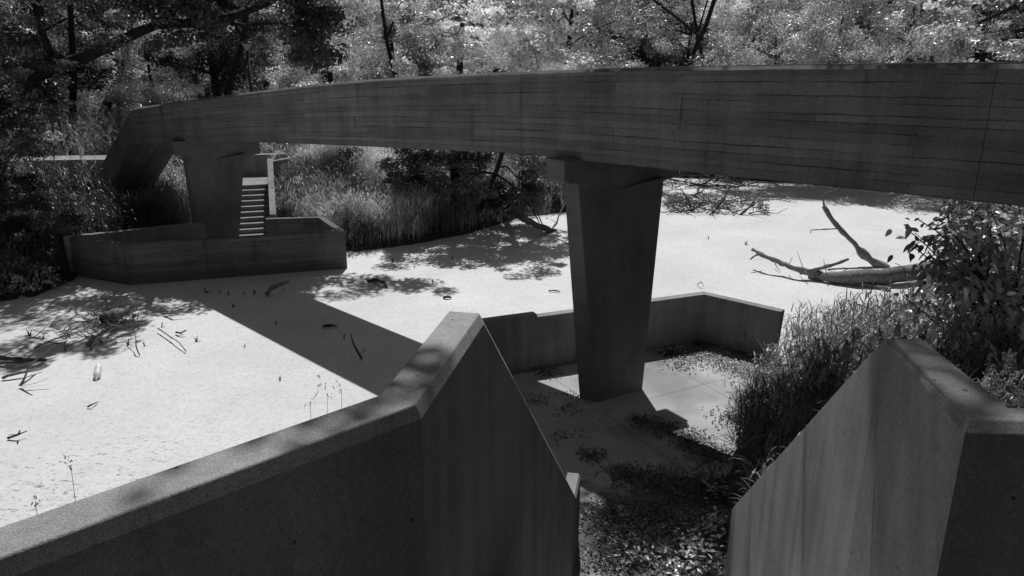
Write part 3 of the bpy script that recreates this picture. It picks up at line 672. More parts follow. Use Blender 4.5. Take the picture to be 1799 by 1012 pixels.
for _ in range(230): cen.append(np.array([-.6 + np.clip(rng.normal(), -1.5, 1.5) * 2.0, 27.6 + np.clip(rng.normal(), -1.4, 1.4) * 1.1, rng.uniform(3.6, 8.0)]))
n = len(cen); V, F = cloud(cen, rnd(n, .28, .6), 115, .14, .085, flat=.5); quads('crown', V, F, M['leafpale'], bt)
n = len(low); V, F = cloud(low, rnd(n, .28, .6), 115, .14, .085, flat=.5); quads('lower_foliage', V, F, M['leafdark'], bt)  # lit crown and shaded lower leaves are put into two leaf colours

# ------------------------------------------------------------------ tree at right: sprays in the upper right corner and a high canopy over the near parapets
rng = np.random.default_rng(51); random.seed(51)
rt = empty('overhanging_tree', (12.5, 9.5, gz(12.5, 9.5)), 'tree leaning in from the right with bright hanging leaf sprays in the upper right corner', 'tree'); m = MB()
base = np.array([12.5, 9.5, gz(12.5, 9.5) - .3]); kn = np.array([12.0, 10.5, 7.5]); limb(m, base, kn, .32, .24, 0, 8, 9, .1)
limb(m, kn, (6.5, 11, 15), .2, .07, .05, 8, 7, .2); limb(m, kn, (3, 9.0, 16), .18, .05, .06, 8, 7, .2); limb(m, (8.0, 10.2, 13.2), (1.5, 12, 16.4), .1, .03, .03, 7, 6, .2)
limb(m, kn, far(1720, 40, 16), .13, .03, .08, 8, 7, .2); limb(m, kn, far(1790, 20, 15), .12, .03, .05, 8, 7, .2); limb(m, kn + [0, 0, 1], far(1660, 10, 17), .1, .02, .08, 8, 7, .2)
m.build('trunk', M['bark'], rt)
cen = []
for _ in range(70):
    u = rng.uniform(1640, 1880); v = rng.uniform(-60, 100) - max(0, 1720 - u) * .35; cen.append(far(u, v, rng.uniform(14, 18)))
V, F = sprays(cen, rnd(len(cen), .22, .5), 60, .12, .065); quads('crown', V, F, M['leafnear'], rt)
cen = []
while len(cen) < 34:
    c = np.array([rng.uniform(-1.6, 7.5), rng.uniform(4.5, 17.8), rng.uniform(13.6, 17.0)])
    g_ = c + SUN_D * (c[2] - 0.0)                                   # where its shade falls
    g5 = c + SUN_D * (c[2] - 5.0)
    if g_[0] < .6 and g_[1] > 4.6: continue                         # the open pond stays sunny
    if g_[1] > 9.6: continue
    cen.append(c)
for _ in range(5): cen.append(np.array([rng.uniform(.9, 2.9), rng.uniform(8.2, 9.9), 0]) - SUN_D * rng.uniform(13.6, 16.5))
V, F = cloud(cen, rnd(len(cen), .4, .85), 200, .17, .11, flat=.4); quads('crown', V, F, M['leaf'], rt)

# ------------------------------------------------------------------ reeds and grass
def blades(root, h, w, az, bend, curl=1.6, nseg=4, lean=None):
    """curved tapering blades, all arrays of length n"""
    n = len(root); t = np.linspace(0, 1, nseg + 1)
    out = np.stack([np.cos(az), np.sin(az), np.zeros(n)], 1); side = np.stack([-np.sin(az), np.cos(az), np.zeros(n)], 1)
    ang = bend[:, None] * (t[None] ** curl)                         # angle from vertical along the blade
    if lean is not None: ang = ang + lean[:, None]
    dt = 1 / nseg; am = (ang[:, 1:] + ang[:, :-1]) / 2
    hx = np.concatenate([np.zeros((n, 1)), np.cumsum(np.sin(am), 1) * dt], 1) * h[:, None]; hz = np.concatenate([np.zeros((n, 1)), np.cumsum(np.cos(am), 1) * dt], 1) * h[:, None]
    C = root[:, None] + out[:, None] * hx[..., None]; C[..., 2] += hz
    ww = w[:, None] * np.clip(np.minimum(1, .55 + 1.5 * t) * (1 - t ** 2.2), .03, 1)[None]
    Lf = C + side[:, None] * ww[..., None] / 2; Rt = C - side[:, None] * ww[..., None] / 2
    V = np.stack([Lf, Rt], 2).reshape(n, -1, 3)                     # n, 2*(nseg+1), 3
    k = np.arange(nseg) * 2; q = np.stack([k, k + 1, k + 3, k + 2], 1)
    F = (np.arange(n)[:, None, None] * (2 * (nseg + 1)) + q[None]).reshape(-1, 4)
    return V.reshape(-1, 3), F, C[:, -1]
def join(*vf):
    Vs, Fs, o = [], [], 0
    for V, F in vf: Vs.append(V); Fs.append(F + o); o += len(V)
    return np.concatenate(Vs), np.concatenate(Fs)
def stand(pts, hmin, hmax, nleaf, leafl, leafw, stemw, nseg=3):
    """upright reed or grass plants with arching leaves"""
    n = len(pts); h = rnd(n, hmin, hmax); az = rnd(n, 0, 6.283); bend = rnd(n, .05, .35)
    Vs, Fs, tips = blades(pts, h, np.full(n, stemw), az, bend, 1.5, nseg)
    out = [(Vs, Fs)]
    for k in range(nleaf):
        f = .12 + .75 * (k + rnd(n) * .8) / nleaf; a2 = rnd(n, 0, 6.283)
        r = pts + np.stack([np.cos(az) * f * f * h * bend * .45, np.sin(az) * f * f * h * bend * .45, f * h], 1)
        V, F, _ = blades(r, leafl * rnd(n, .6, 1.2) * (1.1 - .4 * f), np.full(n, leafw), a2, rnd(n, .7, 2.1), 1.2, nseg, rnd(n, .15, .55)); out.append((V, F))
    return join(*out), tips
def scatter(n, x0, x1, y0, y1, keep):
    P = np.c_[rnd(n, x0, x1), rnd(n, y0, y1)]; P = P[keep(P)]; return np.c_[P, ground(P) - .03]
STAIR = [(-10.3, 24.0), (-7.6, 24.0), (-8.9, 28.6), (-9.6, 31), (-11.6, 30.6)]
FLIGHT = [tuple((c0 + bv * s + tv * t)[:2]) for s, t in ((20.2, -.6), (20.2, 1.5), (25.5, 1.5), (25.5, -.6))]
WALLR = [tuple(at(-140, 284, 2.1)[:2] + [0, -.1]), tuple(at(200, 280, 2.1)[:2] + [0, -.1]), tuple(at(200, 280, 2.1)[:2] + [0, 1.5]), tuple(at(-140, 284, 2.1)[:2] + [0, 1.5])]
def dry(P, margin=.05): return (sdist(P, WATER) > margin) & (sdist(P, FARB) > .25) & ~inside(P, STAIR) & ~inside(P, FLIGHT) & ~inside(P, WALLR)
rng = np.random.default_rng(61)
sets = []
p1 = scatter(5200, -8, 3.5, 23.6, 30, lambda P: dry(P) & ~((P[:, 0] < -3.6) & (P[:, 1] > 24.6)) & (P[:, 1] < 28.5)); sets.append(stand(p1, .9, 1.75, 5, .5, .026, .012)[0])
p2 = scatter(6500, -24, -11, 16.5, 27, lambda P: dry(P)); V, F = stand(p2, .7, 1.5, 5, .42, .026, .012)[0]; tag(quads('reeds', V, F, M['reeddark']), kind='stuff', label='reeds on the left bank toned dark as if shaded')
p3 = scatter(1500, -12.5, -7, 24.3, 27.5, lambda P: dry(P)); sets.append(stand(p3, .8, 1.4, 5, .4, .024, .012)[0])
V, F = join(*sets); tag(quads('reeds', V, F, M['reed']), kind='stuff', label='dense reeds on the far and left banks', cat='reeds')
sets = []
p4 = scatter(5200, -26, 4, 28, 38, lambda P: dry(P)); (vf, tips) = stand(p4, 1.0, 1.8, 5, .5, .035, .014); sets.append(vf)
p8 = scatter(3600, -8, -2.8, 24.6, 31, lambda P: dry(P)); sets.append(stand(p8, .8, 1.6, 5, .5, .028, .012)[0])
p5 = scatter(2600, 2, 26, 28, 46, lambda P: dry(P) & (sdist(P, WATER) < 3)); sets.append(stand(p5, .6, 1.2, 5, .5, .04, .016)[0])
p6 = scatter(1500, -8, 1, 25.5, 30, lambda P: dry(P) & (P[:, 1] > 26.5 + (P[:, 0] + 8) * .3)); sets.append(stand(p6, 1.0, 1.7, 5, .5, .035, .014)[0])
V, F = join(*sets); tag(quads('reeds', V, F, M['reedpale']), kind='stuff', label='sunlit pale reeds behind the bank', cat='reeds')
def plumes(tips, n, L, k=26, w=.018, up=.8):
    """feathery seed heads: small scales round the stem tips"""
    T = tips[rng.permutation(len(tips))[:n]]; m_ = len(T); d = unit(np.c_[rng.normal(size=(m_, 2)) * .35, np.full(m_, up)])
    s = rnd((m_, k), 0, 1); P = T[:, None] + d[:, None] * ((s - .25) * L)[..., None] + rng.normal(size=(m_, k, 3)) * (L * .09 * np.sin(np.pi * (.12 + .85 * s)))[..., None]
    P = P.reshape(-1, 3); ax = unit(np.repeat(d, k, 0) + rng.normal(size=P.shape) * .5); sd_ = unit(np.cross(ax, rng.normal(size=P.shape)))
    l = L * .10; V = np.stack([P - ax * l, P + sd_ * w * .5, P + ax * l, P - sd_ * w * .5], 1).reshape(-1, 3)
    return V, np.arange(4 * len(P)).reshape(-1, 4)
sel = tips[(tips[:, 0] < -11.5)]
V, F = plumes(sel, 500, .34, 22, .05); tag(quads('reed_plumes', V, F, M['plume']), kind='stuff', label='feathery reed plumes above the retaining wall', cat='reeds')
# weeds at the water's edge in front of the far basin's left corner
p7 = scatter(2600, -19, -11.6, 16.8, 20.6, lambda P: dry(P, 0) & (sdist(P, WATER) < 1.6)); C = p7 + np.c_[rng.normal(size=(len(p7), 2)) * .12, rnd(len(p7), .05, .55)]
V, F = cloud(C, .14, 9, .07, .05); tag(quads('waterside_weeds', V, F, M['leafpale']), kind='stuff', label='low leafy weeds at the left water edge', cat='weeds')

def shaped_leaves(P, ax, Nn, L, W):
    """folded, drooping pointed leaves: 3 cross rows + tip, all arrays"""
    n = len(P); sd_ = unit(np.cross(ax, Nn)); Nn = unit(np.cross(sd_, ax)); rows = []
    L = L[:, None]; W = W[:, None]
    for t, wf in ((0, .04), (.22, .82), (.5, 1.0), (.78, .62), (1.0, .02)):
        c = P + ax * L * t - np.array([0, 0, 1]) * L * .28 * t * t; rows += [c + sd_ * W * .5 * wf + Nn * W * .16 * wf, c, c - sd_ * W * .5 * wf + Nn * W * .16 * wf]
    V = np.stack(rows, 1).reshape(-1, 3); q = []
    for r in range(4):
        for k in range(2): q.append([r * 3 + k, r * 3 + k + 1, r * 3 + k + 4, r * 3 + k + 3])
    F = (np.arange(n)[:, None, None] * 15 + np.array(q)[None]).reshape(-1, 4); return V, F
# near right bank
def bankright(P):
    lx = 1.73 + (P[:, 1] - 3.0) * .205 + .16
    return (np.linalg.norm(P - np.array([5.5, 14.5]), axis=1) > .55) & (P[:, 0] > lx) & (sdist(P, WATER) > -.1) & (sdist(P, BASIN) > -.02 - .25 * (np.sin(P[:, 1] * 2.1) > .2))
rng = np.random.default_rng(71)
g1 = scatter(5200, 2, 9.5, 6.5, 17.5, bankright); g0 = scatter(2600, 1.8, 7, 3.0, 8.5, bankright)
gx2 = scatter(1500, 2.6, 4.6, 7.6, 12.8, bankright)
def tuft(P):
    x, y = P[:, 0], P[:, 1]; return .5 + .5 * np.sin(x * 4.3 + 2 * np.sin(y * 1.7)) * np.sin(y * 3.7 + 1.5 * np.sin(x * 2.3))
_a = np.concatenate([g1, gx2]); _a = _a[rnd(len(_a)) < .35 + .65 * tuft(_a)]; _hi = tuft(_a) > .55
(vf2, t2) = stand(_a[_hi], .6, 1.25, 5, .46, .026, .008, 4)
V, F = vf2; tag(quads('tall_grass', V, F, M['grasspale']), kind='stuff', label='paler tufts of tall grass on the bank', cat='grass')
_w = scatter(900, 2.6, 9, 6.5, 17, bankright); _w = np.repeat(_w, 3, 0); _w[:, 2] += rnd(len(_w), .1, .75); _w[:, :2] += rng.normal(size=(len(_w), 2)) * .06
_ax = unit(np.c_[rng.normal(size=(len(_w), 2)), rnd(len(_w), -.3, .5)]); V, F = shaped_leaves(_w, _ax, unit(np.c_[rng.normal(size=(len(_w), 2)) * .5, np.ones(len(_w))]), rnd(len(_w), .07, .16), rnd(len(_w), .03, .06))
tag(quads('bank_weeds', V, F, M['grasspale']), kind='stuff', label='broad-leaved weeds among the tall grass', cat='weeds')
(vf1, t1) = stand(_a[~_hi], .35, 1.05, 4, .38, .021, .008, 4); (vf0, t0) = stand(g0, .55, 1.15, 4, .36, .015, .006, 5)
V, F = join(vf1, vf0); tag(quads('tall_grass', V, F, M['grass']), kind='stuff', label='tall grass on the bank beside the lower right parapet', cat='grass')
_p = scatter(900, 3.9, 7.2, 5.6, 10.2, bankright); vf9, t9 = stand(_p, .75, 1.3, 4, .36, .018, .007, 4)
V, F = vf9; tag(quads('tall_grass', V, F, M['grass']), kind='stuff', label='grass with seed heads beyond the right parapet')
V, F = plumes(t9, 230, .24, 90, .016); tag(quads('grass_seed_heads', V, F, M['plume']), kind='stuff', label='pale seed heads beyond the right parapet')
tt = np.concatenate([t0, t0, t1[t1[:, 1] < 11]]); V, F = plumes(t0[t0[:, 0] > 2.6], 420, .2, 80, .013); V2, F2 = plumes(t1, 120, .16, 44, .012); V, F = join((V, F), (V2, F2))
tag(quads('grass_seed_heads', V, F, M['plume']), kind='stuff', label='pale seed heads of the tall grass', cat='grass')

# ------------------------------------------------------------------ broad-leaved shrubs at the right
def shrub(name, base, twig_ends, L, nleaf, mat_, label, spread=.34):
    o = empty(name, base, label, 'shrub'); m = MB(); base = np.array(base, float); Pl, Al = [], []
    for e in twig_ends:
        e = np.array(e, float); st_ = base + rng.normal(size=3) * [.25, .25, 0]; midp = (st_ + e) / 2 + [0, 0, .25 * np.linalg.norm(e - st_)] + rng.normal(size=3) * .12
        cv = [st_ * (1 - t) ** 2 + midp * 2 * t * (1 - t) + e * t * t for t in np.linspace(0, 1, 9)]
        m.tube(cv, [.022 * (1 - i / 9) + .004 for i in range(9)], 5)
        for _ in range(nleaf):
            t = rng.uniform(.35, 1) ** .7; i = min(int(t * 8), 7); p = cv[i] * (1 - (t * 8 - i)) + cv[i + 1] * (t * 8 - i)
            d = unit(cv[i + 1] - cv[i] + rng.normal(size=3) * 1.1 + [0, 0, -.1]); tw = p + d * rng.uniform(.04, spread); Pl.append(tw)
            Al.append(unit(d + rng.normal(size=3) * .6 + np.array([0, 0, -.25])))
    Pl = np.array(Pl); Al = np.array(Al); n = len(Pl); Nn = unit(np.c_[rng.normal(size=(n, 2)) * .8, np.ones(n)])
    m.build('stems', M['bark'], o); V, F = shaped_leaves(Pl, Al, Nn, L * rnd(n, .6, 1.25), L * .46 * rnd(n, .8, 1.2)); quads('foliage', V, F, M[mat_], o, smooth=True); return o
rng = np.random.default_rng(81); random.seed(81)
ends = [far(rng.uniform(1655, 1860), rng.uniform(380, 610), rng.uniform(9.2, 11.5)) for _ in range(64)] + [far(u, v, 10.3) for u, v in [(1590, 400), (1612, 385), (1600, 430), (1630, 440), (1650, 420), (1585, 520), (1620, 525), (1610, 545), (1660, 480), (1640, 500), (1680, 390), (1740, 370), (1790, 360)]]
shrub('broadleaf_shrub', (7.4, 10.3, gz(7.4, 10.3) - .1), ends, .14, 54, 'leafnear', 'broad-leaved shrub at the right edge reaching over the pond')
ends = [far(rng.uniform(1650, 1830), rng.uniform(345, 440), rng.uniform(17.5, 20.5)) for _ in range(60)]
shrub('drooping_shrub', (13.3, 18.6, gz(13.3, 18.6) - .1), ends, .17, 45, 'leafdark', 'dark drooping shrub under the right end of the bridge', .6)
# ------------------------------------------------------------------ street lamp
lp = far(441, 155, 36); lb = np.array([lp[0], 36, gz(lp[0], 36)]); ztp = far(441, 74, 36)[2]
la = empty('street_lamp', lb, 'thin dark street lamp with flared head standing beyond the left part of the bridge', 'street lamp')
m = MB(); m.tube([lb, lb + [0, 0, .5], (lb[0], lb[1], ztp - .34)], [.09, .075, .06], 10); m.build('post', M['iron'], la, smooth=True)
m = MB(); z = ztp; m.tube([(lb[0], lb[1], z - .36), (lb[0], lb[1], z - .28), (lb[0], lb[1], z - .06)], [.06, .10, .24], 16); m.build('lamp_glass', M['lens'], la)
m = MB(); m.tube([(lb[0], lb[1], z - .06), (lb[0], lb[1], z - .01), (lb[0], lb[1], z + .03)], [.29, .29, .1], 16); m.build('lamp_cap', M['iron'], la)

# ------------------------------------------------------------------ dead wood in the pond
rng = np.random.default_rng(91); random.seed(91)
def wood(name, label, cat, paths, mat_='dead', group=None, parts=None, jit=.25):
    """paths: list of (points, r0, r1); the first is the stem; points already in world space"""
    if parts is None:
        m = MB()
        for pts, r0, r1 in paths:
            pq, rq = gnarl(pts, r0, r1); m.tube(pq, rq, 7 if r0 > .02 else 5, jit)
        return tag(m.build(name, M[mat_], smooth=True), label, cat, group)
    o = empty(name, paths[0][0][0], label, cat, group)
    for (pts, r0, r1), nm in zip(paths, parts):
        m = MB(); pq, rq = gnarl(pts, r0, r1); m.tube(pq, rq, 10 if r0 > .05 else 6, jit); m.build(nm, M[mat_], o, smooth=True)
    return o
def gnarl(pts, r0, r1):
    """resample a branch and give it knots and kinks"""
    P = np.array([np.array(p, float) for p in pts]); seg = np.r_[0, np.cumsum(np.linalg.norm(np.diff(P, axis=0), axis=1))]; L = seg[-1]
    n = int(np.clip(L / max(.10, (r0 + r1) * .9), 4, 26)); t = np.linspace(0, L, n + 1)
    Q = np.stack([np.interp(t, seg, P[:, k]) for k in range(3)], 1); r = r0 + (r1 - r0) * t / L
    Q[1:-1] += rng.normal(size=(n - 1, 3)) * r[1:-1, None] * .11
    return list(Q), list(r * (1 + .16 * rng.normal(size=n + 1)).clip(.7, 1.4))
def W_(L): return [at(u, v, z) for u, v, z in L]
lg = []
lg.append((W_([(1760, 466, .25), (1690, 470, .22), (1640, 476, .18), (1590, 480, .14), (1540, 487, .1), (1490, 488, .05), (1450, 487, 0), (1425, 484, -.08)]), .31, .13))
lg.append(([far(1560, 474, 22.2), far(1525, 455, 22.3), far(1500, 428, 22.5), far(1475, 402, 22.7), far(1455, 376, 22.9), far(1447, 362, 23)], .12, .055))
lg.append(([far(1448, 364, 23), far(1446, 348, 23), far(1452, 338, 23), far(1476, 331, 23)], .03, .012))
lg.append((W_([(1445, 482, .02), (1400, 474, .12), (1372, 462, .2), (1345, 452, .3), (1322, 438, .4)]), .10, .05))
lg.append((W_([(1335, 445, .32), (1322, 452, .25), (1318, 456, .2)]), .04, .02))
lg.append((W_([(1405, 479, .05), (1440, 472, .2), (1468, 464, .35), (1491, 455, .5)]), .06, .035))
lg.append((W_([(1540, 490, .05), (1520, 492, .0), (1516, 499, -.1)]), .09, .05))
lg.append(([far(1470, 402, 22.7), far(1445, 403, 22.6), far(1425, 404, 22.5), far(1424, 410, 22.5)], .02, .01))
lg.append(([far(1330, 446, 24.2), far(1324, 462, 24), far(1330, 470, 24)], .012, .006))
for u, v, u2, v2, z2 in [(1418, 483, 1400, 440, .5), (1455, 486, 1447, 455, .4), (1385, 468, 1392, 452, .45), (1470, 484, 1500, 470, .3), (1360, 458, 1371, 478, -.1), (1530, 482, 1545, 500, -.12), (1600, 480, 1572, 462, .6)]:
    lg.append(([at(u, v, .08), (at(u, v, .08) + at(u2, v2, z2)) / 2 + rng.normal(size=3) * .04, at(u2, v2, z2)], .018, .006))
wood('fallen_tree', 'big bleached fallen tree with forked branches lying in the pond at right', 'fallen tree', lg, 'dead', None, ['trunk', 'branch', 'twig', 'branch', 'branch', 'branch', 'stub', 'twig', 'twig'] + ['twig'] * 7, .35)
wood('fallen_stick', 'straight pole lying in the water just below the big fallen tree', 'branch', [(W_([(1488, 497, -.1), (1520, 500, -.08), (1565, 509, -.1)]), .07, .05)], 'dead')
wood('sunken_trunk', 'dark slanting trunk sliding into the pond left of the near pier', 'fallen trunk', [([far(888, 364, 29), at(912, 380, .9), at(930, 390, .5), at(950, 399, .15), at(975, 407, -.2)], .13, .09), ([at(955, 400, .1), far(945, 375, 27.5), far(930, 340, 27.6)], .03, .01)], 'deaddark')
wood('dead_sapling', 'thin pale dead sapling rising beside the near pier', 'sapling', [([at(968, 404, -.2), far(978, 392, 27.4), far(984, 372, 27.4), far(996, 350, 27.4)], .035, .015), ([far(978, 392, 27.4), far(966, 384, 27.4)], .015, .006)], 'deadpale')
# brush heap under the span
m = MB()
for k in range(80):
    p = at(rng.uniform(1165, 1340), rng.uniform(352, 378), -.15) + [0, 0, .05]; a = rng.uniform(0, 6.28); L = rng.uniform(.4, 1.4); e = p + np.array([math.cos(a) * L, math.sin(a) * L, rng.uniform(.03, .4)])
    m.tube([p, (p + e) / 2 + rng.normal(size=3) * .1, e], [.022, .016, .006], 4)
for u0, v0, u1, v1 in [(1252, 375, 1284, 322), (1215, 372, 1195, 330), (1300, 378, 1330, 345), (1215, 345, 1240, 330)]:
    p = at(u0, v0, -.15); e = far(u1, v1, p[1] + .3); m.tube([p, (p + e) / 2 + [.1, 0, 0], e], [.05, .035, .015], 5)
bh = tag(m.build('brush_heap', M['deaddark']), 'low dark heap of dead brush in the pond behind the near pier', 'brush heap')
C = np.array([at(rng.uniform(1170, 1345), rng.uniform(350, 377), -.15) + [0, 0, rng.uniform(.05, .4)] for _ in range(190)]); V, F = cloud(C, .22, 12, .09, .05, flat=.6); quads('dead_leaves', V, F, M['leafdark'], bh)
m = MB()
for k in range(60):
    p = at(rng.uniform(1180, 1320), rng.uniform(318, 332), -.15) + [0, 0, .03]; a = rng.uniform(0, 6.28); L = rng.uniform(.3, 1.3); e = p + np.array([math.cos(a) * L, math.sin(a) * L, rng.uniform(0, .4)]); m.tube([p, (p + e) / 2, e], [.025, .018, .008], 4)
tag(m.build('brush_heap', M['deaddark']), 'thin scatter of dead twigs in the pond close under the span', 'brush heap')
# left debris
DEB = [
 ('branch', 'thick dark branch poking in from the left edge of the pond', 'deaddark', [([(-40, 625, 0), (0, 628, .02), (40, 633, 0), (82, 632, -.08)], .085, .05)]),
 ('stick', 'thin dark stick lying just under the thick branch at the left edge', 'deaddark', [([(-30, 642, -.1), (10, 637, -.08), (40, 638, -.1)], .025, .012)]),
 ('branch', 'ragged shaggy branch lying lowest near the left edge of the pond', 'dead', [([(4, 664, -.1), (25, 657, -.05), (48, 653, -.05), (75, 648, -.1)], .05, .02)]),
 ('branch', 'forked pale branch standing crookedly near the left edge of the pond', 'dead', [([(34, 678, -.1), (42, 668, .0), (50, 645, .25), (75, 622, .45), (100, 605, .6)], .028, .010), ([(36, 677, -.1), (50, 668, .05), (63, 657, .2)], .025, .014), ([(38, 678, -.12), (60, 674, -.1), (85, 664, -.05)], .008, .005)]),
 ('branch', 'long thin pale pole across the twig tangle', 'dead', [([(60, 612, -.08), (90, 598, .05), (115, 590, .15), (155, 576, .2)], .022, .012)]),
 ('branch', 'thick crooked branch curving below the dark log end', 'dead', [([(153, 607, -.12), (165, 594, .0), (182, 584, .08), (205, 573, .1), (245, 567, .0)], .06, .035), ([(165, 594, .02), (180, 588, .0), (200, 577, .02)], .02, .01)]),
 ('branch', 'thin bowed stick lying alone right of the twig tangle', 'dead', [([(278, 577, -.05), (300, 592, -.05), (315, 602, -.03), (327, 617, -.1)], .022, .015)]),
 ('branch', 'thin upright curved stick right of the dark log end', 'deaddark', [([(246, 625, -.12), (240, 612, .0), (238, 590, .15), (228, 567, .3)], .02, .012), ([(234, 578, .2), (241, 585, .1)], .01, .006)]),
 ('branch', 'pointed pale branch end at the shadow edge of the bridge', 'dead', [([(288, 551, -.1), (305, 550, .0), (338, 547, .0)], .05, .015), ([(288, 556, -.12), (320, 552, -.1)], .015, .008)]),
 ('branch', 'forked stick lying in the bridge shadow close to the foreground parapet', 'deaddark', [([(636, 630, -.12), (628, 618, .05), (620, 603, .2), (616, 585, .45)], .045, .012), ([(632, 624, -.02), (642, 612, .1)], .012, .006)]),
 ('driftwood', 'small dark driftwood piece in the middle of the bridge shadow', 'deaddark', [([(566, 574, -.1), (575, 570, -.06), (592, 573, -.1)], .05, .02), ([(570, 573, -.1), (582, 574, -.12)], .03, .02)]),
 ('driftwood', 'splintered log end jutting up near the right corner of the far basin', 'dead', [([(468, 518, -.12), (476, 506, .05), (490, 500, .15), (506, 495, .3)], .07, .06), ([(478, 508, .0), (488, 503, .1)], .05, .04), ([(496, 507, .0), (502, 512, -.1)], .03, .01)]),
 ('driftwood', 'small dark forked driftwood right of the bowed stick', 'deaddark', [([(309, 584, -.1), (318, 585, -.06), (327, 580, -.02)], .035, .02), ([(314, 585, -.1), (322, 588, -.12)], .02, .01)]),
 ('driftwood', 'dark splinter of driftwood at the left edge above the parapet', 'deaddark', [([(14, 770, -.12), (30, 764, -.06), (48, 757, -.04)], .035, .012), ([(33, 763, -.06), (35, 756, .05)], .03, .01), ([(14, 764, -.12), (28, 763, -.1)], .01, .006)]),
 ('driftwood', 'short stub of driftwood below the pale bottle', 'deaddark', [([(154, 715, -.12), (160, 711, -.08), (173, 706, -.12)], .03, .008)]),
 ('driftwood', 'lone dark chip of driftwood in the sunlit middle of the pond', 'deaddark', [([(779, 523, -.12), (785, 521, -.08), (793, 523, -.12)], .06, .03)]),
 ('driftwood', 'dark broken clod in the dappled water right of the far basin', 'deaddark', [([(646, 494, -.12), (658, 491, -.06), (676, 497, -.04), (680, 505, -.12)], .07, .05)]),
 ('twig', 'short twig in open water under the span, left of the near pier', 'deaddark', [([(964, 511, -.12), (975, 510, -.1), (984, 512, -.12)], .03, .02)]),
 ('twig', 'bent twig near the back corner of the near basin', 'deaddark', [([(1225, 500, -.12), (1233, 494, .05), (1236, 503, -.1)], .02, .01)]),
]
for nm, lab, mt, paths in DEB: wood(nm, lab, nm, [(W_(p), a * .72, b * .72) for p, a, b in paths], mt, jit=.5)
# twig tangle round the log end
m = MB()
for k in range(110):
    p = at(rng.normal(188, 22), rng.normal(563, 11), -.15); a = rng.uniform(0, 6.28); L = rng.uniform(.2, .9); e = p + np.array([math.cos(a) * L, math.sin(a) * L * .8, rng.uniform(.02, .42)]); m.tube([p, (p + e) / 2 + rng.normal(size=3) * .05, e], [.014, .011, .004], 4)
for k in range(26):
    p = at(rng.normal(118, 28), rng.normal(592, 8), -.15); a = rng.uniform(0, 6.28); L = rng.uniform(.2, .7); e = p + np.array([math.cos(a) * L, math.sin(a) * L * .8, rng.uniform(.02, .3)]); m.tube([p, (p + e) / 2 + rng.normal(size=3) * .05, e], [.014, .011, .004], 4)
tag(m.build('twig_tangle', M['dead']), 'tangle of thin dead twigs around the dark log end in the pond', 'twigs')
p = at(183, 569, -.15); ax = unit(np.array([.25, 1, .12])); m = MB(); m.tube([p + [0, 0, .1], p + [0, 0, .1] + ax * .03, p + [0, 0, .08] + ax * .4, p + [0, 0, -.05] + ax * .8], [.12, .14, .13, .09], 14, .25)
lo = m.build('log', M['dead'], smooth=True); tag(lo, 'short log with a dark cut end facing out of the twig tangle', 'log')
m = MB(); m.tube([p + [0, 0, .1] - ax * .012, p + [0, 0, .1] + ax * .01], [.115, .122], 14, .1); m.build('cut_end', M['deaddark'], lo)
# small scraps standing out of the duckweed
def scrap(seed):
    random.seed(seed); m = MB()
    for k in range(3):
        a = random.random() * 6.28; h = random.uniform(.08, .22); m.tube([(0, 0, -.03), (math.cos(a) * .03, math.sin(a) * .03, h * .6), (math.cos(a) * .07, math.sin(a) * .07, h)], [.022, .016, .004], 4)
    a = random.random() * 6.28; m.tube([(0, 0, 0), (math.cos(a) * .15, math.sin(a) * .15, .02)], [.012, .005], 4)
    return m
sm = []
for k in range(4):
    o = scrap(k).build('scrap', M['deaddark']); sm.append(o.data); bpy.data.objects.remove(o)
SC = [(150, 592), (164, 596), (178, 604), (204, 603), (225, 606), (161, 615), (254, 608), (53, 590), (76, 596), (116, 618), (124, 578), (236, 558), (284, 575), (386, 515), (362, 515), (402, 518), (428, 518), (447, 517), (410, 540), (485, 570), (740, 498), (759, 498), (795, 455), (728, 470), (690, 460), (604, 595), (492, 668), (1310, 430), (1245, 420), (1105, 300), (430, 610), (345, 600)]
for k, (u, v) in enumerate(SC):
    if v > 700 and u > 700: continue
    o = bpy.data.objects.new('scrap', sm[k % 4]); COL.objects.link(o); o.location = tuple(at(u, v, -.15)); o.rotation_euler = (0, 0, k * 1.7); s_ = .4 + .45 * ((k * 37) % 10) / 10; o.scale = (s_,) * 3
    tag(o, 'tiny dark scrap of dead stem poking out of the pale duckweed', 'scrap', 'scraps poking out of the duckweed')
# pale bottle
p = at(170, 668, -.15); ax = unit(np.array([-.25, .9, 0.42])); q0 = p + [0, 0, .04] - ax * .05; m = MB()
prof = [(0, .012), (.015, .014), (.04, .016), (.09, .055), (.14, .06), (.2, .055), (.26, .06), (.32, .056), (.345, .03)]
m.tube([q0 + ax * a * 1.2 for a, _ in prof], [r * 1.2 for _, r in prof], 14); bo_ = m.build('bottle', M['foam'], smooth=True); tag(bo_, 'pale crumpled plastic bottle floating on the duckweed', 'bottle')

